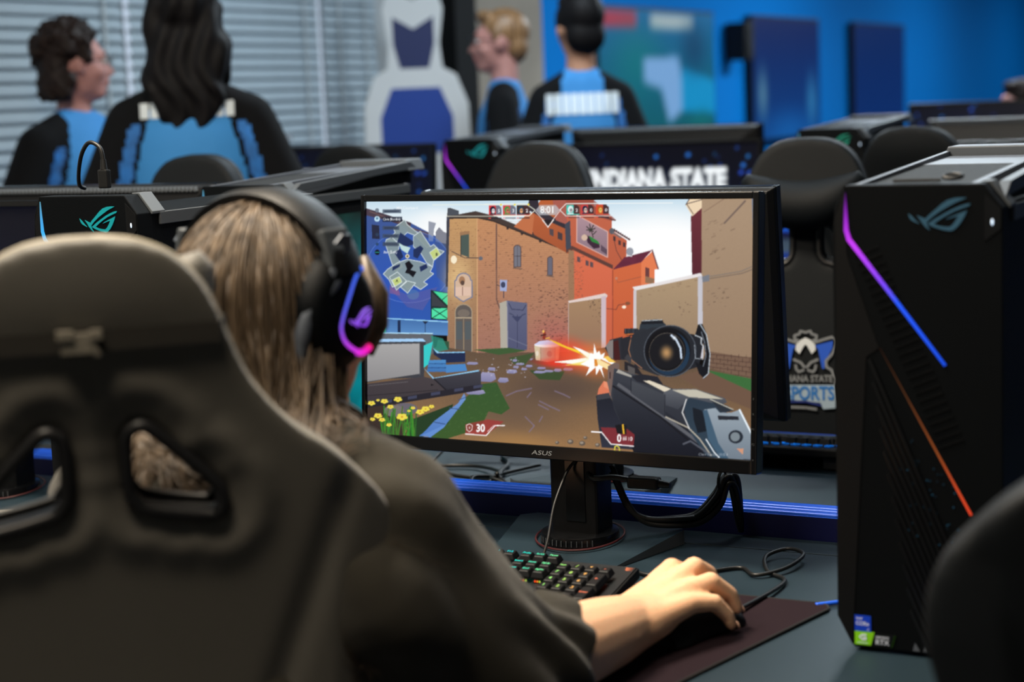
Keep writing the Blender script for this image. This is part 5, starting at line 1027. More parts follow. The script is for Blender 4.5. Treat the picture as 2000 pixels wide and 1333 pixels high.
def standing(loc, yaw, h, label, skin, hair, hair_mat, jersey_front='jersey_blue', head_turn=0., glasses=False, width=1., back_words=None, lean=0., arms='down', fem=False, facing_side=None):
    """standing person in a team jersey; one continuous skin, with hair, jersey and trousers over it"""
    s = h/1.75; t = thing('person', label, 'person', loc, yaw, 'players standing in the background'); W = width
    hc = Vector((0, .015+lean, 1.625)) * s; sh = [Vector((k*.158*W, lean*.7, 1.365))*s for k in (-1, 1)]
    if arms == 'down': el = [Vector((k*.262*W, -.03+lean*.5, 1.11))*s for k in (-1, 1)]; wr = [Vector((k*.245*W, .09+lean*.4, .88))*s for k in (-1, 1)]
    else: el = [Vector((k*.25*W, .0+lean*.5, 1.14))*s for k in (-1, 1)]; wr = [Vector((k*.12, .24+lean*.4, 1.06))*s for k in (-1, 1)]
    b = MB(); head_prims(b, hc, s*1.02, head_turn)
    b.cap(hc+Vector((0, -.02, -.07))*s, .052*s, Vector((0, lean*.8, 1.44))*s, .058*s); b.ell(Vector((0, lean*.6, 1.28))*s, (.165*s*W, .105*s*W, .17*s)); b.ell(Vector((0, lean*.3, 1.05))*s, (.145*s*W, .10*s*W, .18*s)); b.ell(Vector((0, 0, .92))*s, (.155*s*W, .11*s*W, .12*s))
    b.cap(Vector((0, lean*.7, 1.43))*s, .06*s, Vector((0, lean*.6, 1.36))*s, .08*s)
    for k in (0, 1):
        sg = 1 if k else -1
        b.cap(Vector((0, lean*.7, 1.42))*s, .05*s, sh[k], .056*s); b.cap(sh[k], .054*s*W**.5, el[k], .042*s); b.cap(el[k], .041*s, wr[k], .028*s)
        d = (wr[k]-el[k]).normalized(); l = Vector((-sg*.3, 1, 0)) if arms == 'down' else Vector((0, 0, 1)); n = Vector((sg, 0, .1)); l = (l-d*l.dot(d)).normalized(); hand_prims(b, wr[k], d, l, n, s, .3)
        hp = Vector((sg*.085*W, 0, .92))*s; kn = Vector((sg*.095*W, .01, .50))*s; an = Vector((sg*.095*W, -.02, .09))*s
        b.cap(hp, .085*s*W, kn, .056*s); b.cap(kn, .055*s, an, .038*s); b.cap(an+Vector((0, -.02, -.045))*s, .036*s, an+Vector((sg*.015, .15, -.055))*s, .030*s)
    me = remesh(b, .0105*s, 5); me.materials.append(M[skin]); put('body', me, t)
    face_parts(t, hc, s*1.02, head_turn, glasses)
    # jersey: short sleeves, dark shoulders, light body panels
    j = MB(); j.ell(Vector((0, lean*.6, 1.26))*s, (.18*s*W, .125*s*W, .18*s)); j.cap(Vector((0, lean*.7, 1.40))*s, .080*s, Vector((0, lean*.5, 1.2))*s, .13*s*W)
    j.loft([[Vector((.18*W*f*math.cos(a), .125*W*f*math.sin(a)+lean*(z-.7), z))*s for a in [2*PI*i/24 for i in range(24)]] for z, f in ((.80, 1.05), (.95, 1.02), (1.1, 1.), (1.25, 1.0), (1.34, .90), (1.41, .66), (1.46, .42))])
    for k in (0, 1): j.cap(Vector((0, lean*.7, 1.43))*s, .070*s, sh[k], .066*s*W**.5); j.cap(sh[k], .068*s*W**.5, sh[k].lerp(el[k], .86), .072*s*W**.5)
    jm = remesh(j, .012*s, 6); c = fcent(jm)/s
    for n_ in ('jersey_black', jersey_front, 'jersey_mid'): jm.materials.append(M[n_])
    ax, z, y = np.abs(c[:, 0])/W, c[:, 2], c[:, 1]
    lim = np.interp(z, [.8, 1.0, 1.15, 1.3, 1.42, 1.5], [.15, .150, .160, .128, .088, .07])
    mi = np.where((ax < lim) & (z < 1.485), 1, 0); mi = np.where((ax > lim+.012) & (ax < lim+.045) & (z < 1.36) & (z > 1.0), 2, mi); mi = np.where((z < 1.02) & (ax >= lim*.8) & (ax < .2), 2, mi)
    jm.polygons.foreach_set('material_index', mi.astype(np.int32)); jo = put('jersey', jm, t)
    if back_words:
        q = MB(); z0, z1, w, gap = back_words; n = 9; bv = BVHTree.FromPolygons([Vector(k) for k in getv(jm)], [tuple(k.vertices) for k in jm.polygons])
        def on_back(x, z):
            h = bv.ray_cast(Vector((x*s, -1, z*s)), Vector((0, 1, 0)))[0]; return (h if h is not None else Vector((x*s, 0, z*s)))-Vector((0, .004, 0))
        for i in range(n):
            x0 = -w+2*w*i/n; x1 = x0+2*w/n*.82
            if abs((x0+x1)/2) < gap: continue
            q.add([on_back(x, z) for x, z in ((x0, z0), (x1, z0), (x1, z1), (x0, z1))], [(0, 1, 2, 3)])
        tag(q.build('back_lettering', M['jersey_white'], jo), kind='stuff')
    p = MB(); p.ell(Vector((0, 0, .90))*s, (.175*s*W, .125*s*W, .12*s))
    for sg in (-1, 1):
        p.cap(Vector((sg*.088*W, 0, .90))*s, .098*s*W, Vector((sg*.097*W, .01, .50))*s, .075*s); p.cap(Vector((sg*.097*W, .01, .50))*s, .075*s, Vector((sg*.097*W, -.02, .10))*s, .062*s)
    pm = remesh(p, .014*s, 5); pm.materials.append(M['denim']); put('trousers', pm, t)
    for sg in (-1, 1):
        f = MB(); f.cap(Vector((sg*.095*W, -.045, .050))*s, .046*s, Vector((sg*.11*W, .15, .040))*s, .038*s); fm = remesh(f, .009*s, 3); vv = getv(fm); vv[:, 2] = np.maximum(vv[:, 2], .0); setv(fm, vv); fm.materials.append(M['trim_plastic']); put('shoe', fm, t)
    hb = MB(); R = Matrix.Rotation(head_turn, 3, 'Z'); q = lambda x, y, z: hc+R @ (Vector((x, y, z))*s*1.02)
    hair(hb, q, s, R); hm = remesh(hb, .0085*s, 2 if hair is hair_curly else 4); 
    if hair is hair_curly:
        vv, nn = getv(hm), getn(hm); ns = np.sin(vv[:, 0]*190)*np.sin(vv[:, 1]*170+1)*np.sin(vv[:, 2]*180+2); setv(hm, vv+nn*(.007*ns[:, None]))
    if hair is hair_long:
        vv, nn = getv(hm), getn(hm); setv(hm, vv+nn*(.005*np.sin(vv[:, 0]*110+3*np.sin(vv[:, 2]*22))[:, None])+np.c_[.006*np.sin(vv[:, 2]*38), 0*vv[:, 2], 0*vv[:, 2]])
    hm.materials.append(M[hair_mat]); put('hair', hm, t)
    return t
def hair_curly(b, q, s, R):
    b.ell(q(0, -.026, .050), (.096*s, .094*s, .088*s), rot=R); b.ell(q(0, -.062, -.030), (.090*s, .054*s, .09*s), rot=R)
    r = random.Random(11)
    for i in range(46):
        a = r.uniform(0, 2*PI); e = r.uniform(-.35, 1.4); x, y, z = .092*math.cos(a)*math.cos(e), -.026+.096*math.sin(a)*math.cos(e), .040+.092*math.sin(e)
        if y > .03 and z < .085: continue
        b.ell(q(x, y, z), (.024*s, .024*s, .024*s), 8, 6)
    for i in range(16):
        a = PI+PI*i/15; b.ell(q(.088*math.cos(a), -.030+.070*math.sin(a), -.050-.02*(i % 3)), (.025*s, .025*s, .03*s), 8, 6)
def hair_long(b, q, s, R):
    b.ell(q(0, -.020, .040), (.094*s, .112*s, .098*s), rot=R)
    for k in range(7):
        x = -.060+.020*k; b.cap(q(x*.7, -.045, .075), .046*s, q(x*1.05, -.075, -.06), .044*s); b.cap(q(x*1.05, -.075, -.06), .044*s, q(x*1.15, -.092, -.17), .036*s); b.cap(q(x*1.15, -.092, -.17), .036*s, q(x*1.05+.004*(k % 2), -.104, -.25-.03*((k*5) % 3)), .010*s)
    for k in (-1, 1): b.cap(q(k*.078, .015, .03), .026*s, q(k*.090, -.01, -.14), .026*s); b.cap(q(k*.090, -.01, -.14), .026*s, q(k*.098, -.03, -.26), .010*s)
def hair_short(b, q, s, R):
    b.ell(q(0, -.024, .040), (.084*s, .103*s, .092*s), rot=R); b.ell(q(0, -.060, -.020), (.076*s, .056*s, .07*s), rot=R); b.ell(q(0, .055, .098), (.060*s, .035*s, .026*s), rot=R)
    for k in (-1, 1): b.ell(q(k*.072, .012, .02), (.012*s, .020*s, .042*s), rot=R)
def hair_crop(b, q, s, R):
    b.ell(q(0, -.020, .046), (.088*s, .106*s, .094*s), rot=R); b.ell(q(0, -.058, -.030), (.078*s, .058*s, .075*s), rot=R); b.ell(q(0, .04, .095), (.068*s, .05*s, .034*s), rot=R)
    for k in (-1, 1): b.ell(q(k*.076, .01, .02), (.012*s, .024*s, .05*s), rot=R)
standing((-3.58, 4.095, 0), D(-92), 1.635, 'person with round curly dark hair and spectacles, in profile before the blinds', 'skin_pink', hair_curly, 'hair_dark', head_turn=D(50), glasses=True, width=1.08)
standing((-2.85, 3.705, 0), D(33), 1.715, 'person with long straight black hair seen from behind in a light blue jersey', 'skin_pink', hair_long, 'hair_black', width=1.0, back_words=(1.375, 1.415, .125, .08))
standing((-3.12, 6.02, 0), D(112), 1.70, 'person with short sandy hair and spectacles, in profile before the tan panel', 'skin_pink', hair_short, 'hair_sandy', head_turn=D(10), glasses=True, width=.95)
standing((-2.715, 5.85, 0), D(28), 1.73, 'person with short black hair from behind, white lettering across the jersey', 'skin_tan', hair_crop, 'hair_black', head_turn=D(18), width=.86, back_words=(1.31, 1.385, .135, 0))
standing((-1.58, 8.10, 0), D(100), 1.345, 'person with dark hair cropped by the right edge of the blue wall', 'skin_pink', hair_crop, 'hair_dark', head_turn=D(30), jersey_front='jersey_mid')

# ------------------------------------------------------------------ the seated player
BP = Vector((-1.0, 1.2, 0)); PL = thing('person', 'seated player with long light-brown hair, dark tee and headset, hand on mouse', 'person', BP)
HC = Vector((-1.008, 1.432, 1.150))
SR, ER, WR = Vector((-.838, 1.350, .975)), Vector((-.790, 1.445, .800)), Vector((-.758, 1.702, .781))
SL, EL, WL = Vector((-1.165, 1.355, .975)), Vector((-1.175, 1.46, .81)), Vector((-1.20, 1.69, .812))
u = Vector((.30, .954, 0)).normalized(); l = Vector((-u.y, u.x, 0)); n = Vector((0, 0, 1))
def hand_on_mouse(mb):
    P = lambda a, b, c: WR+u*a+l*b+n*(c*.95)
    # palm: metacarpals fanning out, heel low, knuckles high
    for b0, b1, a1, c1 in ((.016, .030, .088, .024), (.006, .010, .092, .026), (-.006, -.010, .088, .021), (-.015, -.029, .078, .012)): mb.cap(P(0, b0, .002), .021, P(a1, b1, c1), .0125, 12)
    mb.ell(P(.045, 0, .006), (.034, .052, .019), 16, 10, rot=Matrix.Rotation(math.atan2(u.y, u.x)-PI/2, 3, 'Z'))
    F = {'index': [(.088, .030, .024), (.124, .037, .033), (.150, .041, .022), (.164, .041, .007)], 'middle': [(.092, .010, .026), (.131, .009, .037), (.157, .009, .023), (.170, .009, .006)],
         'ring': [(.088, -.010, .021), (.123, -.021, .026), (.149, -.028, .005), (.157, -.031, -.014)], 'little': [(.078, -.029, .012), (.106, -.039, .008), (.122, -.044, -.010), (.128, -.046, -.024)]}
    for k, pts in F.items():
        R = [q*1.1 for q in {'index': (.0125, .0108, .0095, .0075), 'middle': (.0125, .0112, .0098, .0078), 'ring': (.0118, .0105, .0092, .0074), 'little': (.0108, .0092, .0082, .0066)}[k]]
        for i in range(3): mb.cap(P(*pts[i]), R[i], P(*pts[i+1]), R[i+1], 12)
        mb.ell(P(*pts[1]), (R[1]*1.06,)*3, 10, 8)
    mb.cap(P(.018, .022, .0), .018, P(.058, .047, .002), .0135, 12); mb.cap(P(.058, .047, .002), .0130, P(.094, .045, -.006), .0105, 12); mb.cap(P(.094, .045, -.006), .0105, P(.118, .038, -.012), .0085, 12)
    return F, P
b = MB(); head_prims(b, HC, 1.0)
b.cap(HC+Vector((0, -.02, -.075)), .052, Vector((-1.0, 1.36, 1.03)), .058); b.ell((-1.0, 1.31, .90), (.155, .10, .17)); b.ell((-1.0, 1.26, .70), (.14, .105, .18)); b.ell((-1.0, 1.20, .56), (.165, .13, .10))
b.cap((-1.0, 1.34, 1.0), .06, SR, .055); b.cap((-1.0, 1.34, 1.0), .06, SL, .055)
b.cap(SR, .055, ER, .048, 16); b.cap(ER, .049, ER.lerp(WR, .45), .048, 16); b.cap(ER.lerp(WR, .45), .048, ER.lerp(WR, .85), .040, 16); b.cap(ER.lerp(WR, .85), .040, WR, .0345, 16); b.cap(WR, .0345, WR+u*.04, .028, 16); b.ell(WR+u*.014+n*.002, (.039, .070, .028), 18, 12, rot=Matrix.Rotation(math.atan2(u.y, u.x)-PI/2, 3, 'Z'))
b.cap(SL, .055, EL, .046); b.cap(EL, .046, WL, .028); hand_prims(b, WL, (.05, 1, -.03), (1, 0, 0), (0, 0, 1), 1., .28)
FING, HP = hand_on_mouse(b)
for k in (-1, 1): b.cap((-1.0+k*.09, 1.2, .545), .085, (-1.0+k*.13, 1.60, .53), .06); b.cap((-1.0+k*.13, 1.60, .53), .058, (-1.0+k*.13, 1.55, .09), .04); b.cap((-1.0+k*.13, 1.53, .05), .036, (-1.0+k*.15, 1.70, .035), .03)
me = remesh(b, .0032, 9); vv = getv(me); setv(me, vv-np.array(BP)); me.materials.append(M['skin']); BODY = put('body', me, PL)
face_parts(PL, HC, 1., 0., base=BP)
for k, pts in FING.items():   # nails on the finger tips
    a, c = HP(*pts[2]), HP(*pts[3]); d = (c-a).normalized(); o = (n-d*n.dot(d)).normalized(); m = MB(); m.ell(c+d*.004+o*.0065-BP, (.0048, .0062, .0014), 12, 6, rot=Matrix((d.cross(o), d, o)).transposed()); m.build('finger_nail', M['nail'], PL, smooth='all')
# tee: wide, with sleeves past the elbow, open cuffs
j = MB(); j.ell((-1.0, 1.315, .93), (.172, .118, .16)); j.ell((-1.0, 1.27, .74), (.165, .13, .20)); j.ell((-1.0, 1.22, .60), (.19, .15, .10)); j.ell((-1.0, 1.35, 1.005), (.10, .075, .055)); j.cap((-.962, 1.365, 1.045), .050, (-.86, 1.352, .995), .062); j.cap((-1.05, 1.365, 1.045), .050, (-1.14, 1.352, .995), .062)
for S_, E_, W_ in ((SR, ER, WR), (SL, EL, WL)):
    j.cap((-1.0, 1.335, .985), .082, S_+Vector((0, 0, .004)), .068, 18); j.cap(S_, .070, E_+Vector((0, -.005, -.004)), .082, 18); j.cap(E_+Vector((0, -.005, -.004)), .082, E_.lerp(W_, .46), .062, 18); j.cap(S_+Vector((0, -.03, -.06)), .075, E_+Vector((-.04*(1 if S_ is SR else -1), -.05, .0)), .07, 18)
jm = remesh(j, .0062, 8, fac=.6); bm = bmesh.new(); bm.from_mesh(jm)
for E_, W_ in ((ER, WR), (EL, WL)):
    d = ((W_-E_).normalized()+Vector((.35 if E_ is ER else -.35, 0, -.45))).normalized(); pc = E_.lerp(W_, .36); side = 1 if E_ is ER else -1
    gg = [q for q in bm.verts[:]+bm.edges[:]+bm.faces[:] if (q.co.x if isinstance(q, bmesh.types.BMVert) else (q.verts[0].co.x))*side > -1.0*side and (q.co.y if isinstance(q, bmesh.types.BMVert) else q.verts[0].co.y) > pc.y-.08]
    bmesh.ops.bisect_plane(bm, geom=gg, plane_co=pc, plane_no=d, clear_outer=True)
bm.to_mesh(jm); bm.free()
vv, nn = getv(jm), getn(jm); X, Y, Z = vv.T
fold = .0045*np.sin(38*(X+1)+55*Z+14*Y+1.5*np.sin(30*Y))+.003*np.sin(90*Y+60*Z-30*X)
near = np.exp(-(((X-ER.x)/.10)**2+((Y-ER.y-.03)/.11)**2+((Z-ER.z)/.09)**2))
crk = .009*np.sin(120*(Y-ER.y)*.8+70*(Z-ER.z)+2*np.sin(60*(X-ER.x)))*near
drape = .005*np.sin(45*(X+.95)+25*(Z-.9))*np.exp(-((Z-.85)/.12)**2)
setv(jm, vv+nn*((fold*.55+crk+drape)[:, None])-np.array(BP)); jm.materials.append(M['tee']); jm.polygons.foreach_set('use_smooth', [True]*len(jm.polygons))
o = put('tee_shirt', jm, PL); sm = o.modifiers.new('thickness', 'SOLIDIFY'); sm.thickness = .004; sm.offset = -1
p = MB(); p.ell((-1.0, 1.2, .55), (.185, .15, .10))
for k in (-1, 1): p.cap((-1.0+k*.09, 1.2, .545), .10, (-1.0+k*.13, 1.60, .53), .075); p.cap((-1.0+k*.13, 1.60, .53), .074, (-1.0+k*.13, 1.55, .10), .055)
pm = remesh(p, .012, 5); vv = getv(pm); setv(pm, vv-np.array(BP)); pm.materials.append(M['denim']); put('trousers', pm, PL)
for k in (-1, 1):
    f = MB(); f.cap((-1.0+k*.13, 1.52, .048), .045, (-1.0+k*.15, 1.71, .040), .038); fm = remesh(f, .008, 3); vv = getv(fm); vv[:, 2] = np.maximum(vv[:, 2], 0); setv(fm, vv-np.array(BP)); fm.materials.append(M['trim_plastic']); put('shoe', fm, PL)
_v = [Vector(q) for q in getv(jm)]; BV = BVHTree.FromPolygons(_v, [tuple(q.vertices) for q in jm.polygons])
def outside(p, gap=.004):
    """keeps a hair point on or outside the tee"""
    a, nn_, i, d_ = BV.find_nearest(p)
    if a is None: return p
    if (p-a).dot(nn_) < gap and d_ < .20 and p.z < a.z+.08: return a+nn_*gap
    return p
# hair: a full under-volume and combed strands lying over it
def hair_shell(theta, t, off=0.):
    """point of the hair surface; theta 0 = face side, PI = back; t runs 0 crown .. 1 ends"""
    a = theta; dx, dy = math.sin(a), math.cos(a); back = max(0, -dy)
    if t < .42:
        e = PI/2*(1-t/.42); cz, r = math.sin(e), math.cos(e)
        rx, ry, rz = .088+off, .108+off, .096+off
        return HC+Vector((dx*rx*r, -.012+dy*ry*r, .022+cz*rz))
    k = (t-.42)/.58; f = abs(theta-PI)/D(82); z = .022-k*.41*(1-.40*f*f)
    rx = .088+off-.008*k+.040*k*k; ry = .108+off
    yc = -.012-.055*k-.03*k*k; yy = dy*ry*(1-.62*k) if dy < 0 else dy*ry*(1-.5*k)
    p = HC+Vector((dx*rx, yc+yy, z)); 
    return p
HL = MB(); rings = []; TH_ = [D(100)+D(160)*i/36 for i in range(37)]
for t in [i/34 for i in range(35)]:
    e = 1.0 if t < .42 else 1.0
    outer = [hair_shell(a, max(t, .01), .004*math.sin(a*23)*min(1, t*2)) for a in TH_]
    inner = [hair_shell(a, max(t, .01), -.022) for a in TH_[::-1]]
    rings.append([outside(q-BP, .006) for q in outer]+[outside(q-BP, .002) for q in inner])
HL.loft(rings); cap_ = MB()
for (c_, r_) in ((HC+Vector((0, -.014, .030)), (.087, .107, .089)),): cap_.ell(c_-BP, r_, 28, 18)
hb = MB(); hb.v = HL.v+cap_.v; hb.f = HL.f+[tuple(i+len(HL.v) for i in q) for q in cap_.f]; hb.m = [0]*len(hb.f)
fr = MB()
for k in (1, -1): fr.tube([HC+Vector((k*q[0], q[1], q[2]))-BP for q in ((.062, .066, .06), (.074, .066, .02), (.076, .060, -.01), (.072, .052, -.04))], [.005, .014, .013, .004], 8)
o_ = len(hb.v); hb.v += fr.v; hb.f += [tuple(i+o_ for i in q) for q in fr.f]; hb.m += fr.m
hme = hb.mesh('hair', M['hair_brown'], smooth='all'); put('hair', hme, PL)
S = MB(); r = random.Random(21)
for i in range(3000):
    a = D(r.uniform(92, 268)); t0 = r.uniform(.02, .5) if i % 3 else .03; t1 = min(1.0, t0+r.uniform(.35, .75)) if i % 4 else 1.0; m_ = 12
    ph = r.uniform(0, 6.28); off = r.uniform(-.004, .006); wv = r.uniform(.001, .005); drift = r.uniform(-.16, .16); pts = []
    tipx = .0
    for k in range(m_+1):
        t = t0+(t1-t0)*k/m_; aa = a+drift*(k/m_)**2+wv*2.2*math.sin(5*t+ph)
        q = hair_shell(min(max(aa, D(86)), D(274)), t, off+wv*math.sin(9*t+ph))
        over = max(0, t-.80)/.20
        q += Vector((.05*over*over*(1 if a < PI else -1)*max(0, math.sin(a)), -.01*over, -.03*over))
        pts.append(outside(q-BP, .008+off*.5) if t > .5 else q-BP)
    w0 = r.uniform(.0006, .0014); S.tube(pts, [w0*(.5 if k == 0 else 1-.8*max(0, (k/m_-.6)/.4)) for k in range(m_+1)], 4)
# locks that fall over the right shoulder and upper arm
for i in range(1300):
    a = D(r.uniform(100, 215)); m_ = 12; p0 = hair_shell(a, .42+.25*r.random(), .003); e = Vector((-.93+r.uniform(-.11, .085), 1.29+r.uniform(-.06, .06), 1.07-r.uniform(.0, .13))); mid = hair_shell(a, .80, .004).lerp(e, .35)+Vector((0, -.01, .035)); ph = r.uniform(0, 6.28)
    pts = []
    for k in range(m_+1):
        t = k/m_; q = p0.lerp(mid, t).lerp(mid.lerp(e, t), t)+Vector((math.sin(7*t+ph), math.cos(6*t+ph), 0))*.004*t; pts.append(outside(q-BP, .004+.006*r.random()))
    w0 = r.uniform(.0006, .0014); S.tube(pts, [w0*(1-.75*max(0, (k/m_-.6)/.4)) for k in range(m_+1)], 4)
so = S.build('hair_strands', M['hair_strand'], PL, smooth='all'); tag(so, kind='stuff')
# ------------------------------------------------------------------ headset
HS = thing('headset', 'black over-ear headset with violet glowing outline on the seated player', 'headset', HC, D(-7))
def arc(rx, rz, y, z0, a0, a1, n=28): return [(rx*math.cos(a0+(a1-a0)*i/n), y, z0+rz*math.sin(a0+(a1-a0)*i/n)) for i in range(n+1)]
HB = MB(); n_ = 32; rings = []
for i in range(n_+1):
    a = D(12)+D(156)*i/n_; ca, sa = math.cos(a), math.sin(a); wd = .021+.007*sa
    rings.append([Vector(((.099+k)*ca, -.014+w_*wd, .030+(.092+k)*sa)) for k, w_ in ((0, -.9), (.009, -1), (.0135, -.6), (.0135, .6), (.009, 1), (0, .9), (-.004, .5), (-.004, -.5))])
HB.loft(rings); HB.build('headband', M['pl_black'], HS, smooth=35)
PD = MB(); rings = []
for i in range(n_+1):
    a = D(22)+D(136)*i/n_; ca, sa = math.cos(a), math.sin(a)
    rings.append([Vector(((.089+k)*ca, -.014+w_*.022, .030+(.082+k)*sa)) for k, w_ in ((.010, -.9), (.010, .9), (.002, 1), (-.001, .6), (-.001, -.6), (.002, -1))])
PD.loft(rings); PD.build('headband_pad', M['strap'], HS, smooth=40)
CY, CZ = -.014, .022
def cup(k):
    X = lambda x: k*(x-.0175)
    sl = MB(); sl.box((X(.1145), -.010, .056), (.010, .036, .050), rot=Matrix.Rotation(-k*.22, 3, 'Y')); slo = sl.build('slider', M['grey_face'], HS, bevel=.003)
    mk = MB(); mk.prism([(-.013, .004), (-.004, .012), (.010, .010), (.012, -.004), (.004, -.010), (.002, .0)], (X(.1215), -.010, .064), (0, 1, 0), (k*.2, 0, 1), k*.002); mk.build('slider_mark', M['silver'], slo)
    jb = MB(); jb.box((X(.117), -.010, .036), (.016, .042, .016), rot=Matrix.Rotation(-k*.22, 3, 'Y')); jb.build('hinge_cover', M['silver'], HS, bevel=.005, seg=3)
    yk = MB(); P = [(X(.112), -.010, .030), (X(.118), -.024, .020), (X(.112), -.046, .0), (X(.106), -.055, -.030), (X(.102), -.054, -.055)]; yk.tube(spline(P, 6), [.010]*6+[.0095]*6+[.0085]*6+[.007]*7, 8); yk.build('yoke', M['silver'], HS, smooth='all')
    # shell: rounded triangle growing outwards
    prof = [(math.cos(a)*(.047+.006*math.cos(2*a)), math.sin(a)*.060) for a in [2*PI*i/36 for i in range(36)]]
    sh = MB(); rings = []
    for x, f in ((.078, .90), (.084, 1.0), (.100, 1.0), (.112, .95), (.121, .84), (.126, .68)): rings.append([Vector((X(x), -.006+p*f, -.006+q*f)) for p, q in prof])
    cp = sh.loft(rings).build('ear_cup', M['pl_case'], HS, smooth=50)
    cu = MB(); cu.tube([(X(.078), -.006+p*.78, -.006+q*.80) for p, q in prof], .016, 10, closed=True); cu.build('ear_cushion', M['leather'], HS, smooth='all')
    # glowing outline and emblem on the outer face
    pl = [(.026, .018), (.016, .012), (.003, -.008), (-.008, -.027), (-.011, -.038), (-.006, -.050), (.008, -.060), (.022, -.064), (.034, -.060)]
    pth = spline([(0, a, b) for a, b in pl], 6); g = MB(); pts = [(X(.1235-.10*max(0, abs(q.y-.002)-.026)), q.y-.008, q.z+.016) for q in pth]; g.tube(pts, .0034, 8); cols = []
    for i in range(len(pts)): cols += [grad([(0, (.03, .16, .95)), (.3, (.10, .14, .95)), (.5, (.28, .09, .9)), (.72, (.65, .04, .85)), (.9, (.95, .01, .55)), (1, (.9, .02, .12))], i/(len(pts)-1))]*8
    colored(g, 'light_ring', cols, M['glow'], cp)
    e = MB(); logo(e, (X(.1262), .010, -.014), (0, k, 0), (0, 0, 1), .00052, .0008); cols = [(.30+.03*((p[2]+.024)/.02), .06+.10*((p[2]+.024)/.02), .9) for p in e.v]; colored(e, 'lit_emblem', [tuple(max(.02, q) for q in c_) for c_ in cols], M['glow'], cp)
cup(1); cup(-1)
for o in kids(HS):
    if o.name.split('.')[0] in ('ear_cup', 'ear_cushion', 'yoke'): o.location = (0, CY, CZ)
    elif o.name.split('.')[0] in ('slider', 'hinge_cover'): o.location = (0, CY*.7, CZ*.7)
# ------------------------------------------------------------------ small things on the benches
# mouse mat, mouse and cable
mp = MB(); z = DZ
mat_pts = [(-1.02, 1.615), (-.684, 1.615), (-.606, 1.955), (-.612, 1.967), (-.625, 1.972), (-.945, 1.972)]
MMAT = thing('mouse_mat', 'brownish-black cloth mouse mat under the hand, beside the nearest tower', 'mouse mat', (-.79, 1.80, DZ+.0003))
mp.prism([(a+.79, b-1.80) for a, b in mat_pts], (0, 0, 0), (1, 0, 0), (0, 1, 0), .0035); mp.build('cloth', M['pad'], MMAT, bevel=.0008)
ed = MB(); ed.tube([(a+.79, b-1.80, .0022) for a, b in mat_pts], .0021, 6, closed=True); ed.build('stitched_edge', M['pad_edge'], MMAT, smooth='all')
MC = WR+u*.112-l*.004; ms = thing('computer_mouse', 'black computer mouse under the player\'s right hand', 'mouse', (MC.x, MC.y, DZ+.0040), math.atan2(u.y, u.x)-PI/2)
sh = MB(); rings = []
for i in range(15):
    tt = i/14; y = -.062+.124*tt; w = .031*(1-.16*math.sin(PI*tt))*(math.sin(PI*min(1, .18+tt*1.2))**.35 if tt < .1 else 1)*(1 if tt < .95 else .9); h = .006+.030*math.sin(PI*min(1, .12+.80*tt))**.8
    rings.append([Vector((w*math.cos(a) if True else 0, y, .002+(h*math.sin(a) if math.sin(a) > 0 else 0))) for a in [2*PI*k/24 for k in range(24)]])
sh.loft(rings); sh.build('shell', M['pl_black'], ms, smooth=60)
MB().box((0, .038, .0285), (.0012, .046, .003)).build('button_gap', M['pl_gloss'], ms)
MB().cyl((-.004, .034, .026), (.004, .034, .026), .009, n=18).build('scroll_wheel', M['rubber'], ms, smooth=40)
def cable(name, pts, r, label, m='rubber', n=8, parent=None, cat='cable', group=None):
    mb = MB(); mb.tube(spline(pts, n), r, 8); me = mb.mesh(name, M[m], smooth='all'); o = put(name, me, parent)
    if parent is None: tag(o, label, cat, group)
    return o
zc = DZ+.0035
mf = Vector((MC.x, MC.y, 0))+u*.060
cable('mouse_cable', [(mf.x, mf.y, DZ+.012), (mf.x+.004, mf.y+.03, zc+.006), (-.690, 2.040, zc+.001), (-.727, 2.085, zc), (-.748, 2.140, zc+.004), (-.728, 2.172, zc+.008), (-.700, 2.150, zc+.008), (-.706, 2.094, zc+.004), (-.735, 2.060, zc+.001), (-.765, 2.090, zc), (-.80, 2.06, zc), (-.855, 2.02, zc), (-.89, 2.03, zc)], .0028, 'black braided mouse cable with a small loop, behind the mouse')
cable('keyboard_cable', [(-.985, 1.945, DZ+.022), (-.990, 1.962, DZ+.03), (-1.0, 2.00, DZ+.045), (-1.018, 2.058, DZ+.075), (-1.020, 2.096, DZ+.105), (-1.016, 2.106, DZ+.118), (-1.010, 2.112, DZ+.126)], .0022, 'thin black cable running down the front of the game monitor\'s post')
CB = thing('cable_bundle', 'looped bundle of thick black cables hanging right of the monitor post', 'cables', (-.94, 2.2, DZ))
for k in range(6):
    dx, dz, dy = (k % 3)*.006, (k//3)*.009, (k % 2)*.008
    P = [(-.972, 2.15, .115-dz), (-.953, 2.155, .062-dz*.5), (-.930, 2.165, .034+dz*.6), (-.900+dx, 2.185, .028+dz), (-.875+dx, 2.205+dy, .030+dz), (-.855+dx, 2.225+dy, .050+dz*1.4), (-.842+dx*.6, 2.235+dy, .078+dz), (-.834+dx*.6, 2.245+dy, .072+dz), (-.830+dx*.5, 2.255, .03), (-.826, 2.26, .006)]
    cable('cable', [(a+.94, b-2.2, c) for a, b, c in P], .0042, None, parent=CB)
tie = MB(); tie.tube([(.098+.0*math.cos(a), .033+.016*math.cos(a), .084+.014*math.sin(a)) for a in [2*PI*i/16 for i in range(16)]], .0022, 6, closed=True); tie.build('cable_tie', M['strap'], CB, smooth='all')
cable('power_cable', [(-.93, 2.128, 1.056-.215), (-.955, 2.118, .846), (-.985, 2.112, .845), (-1.0, 2.13, .86)], .004, 'short thick cable plugged in under the game monitor, right of its post')
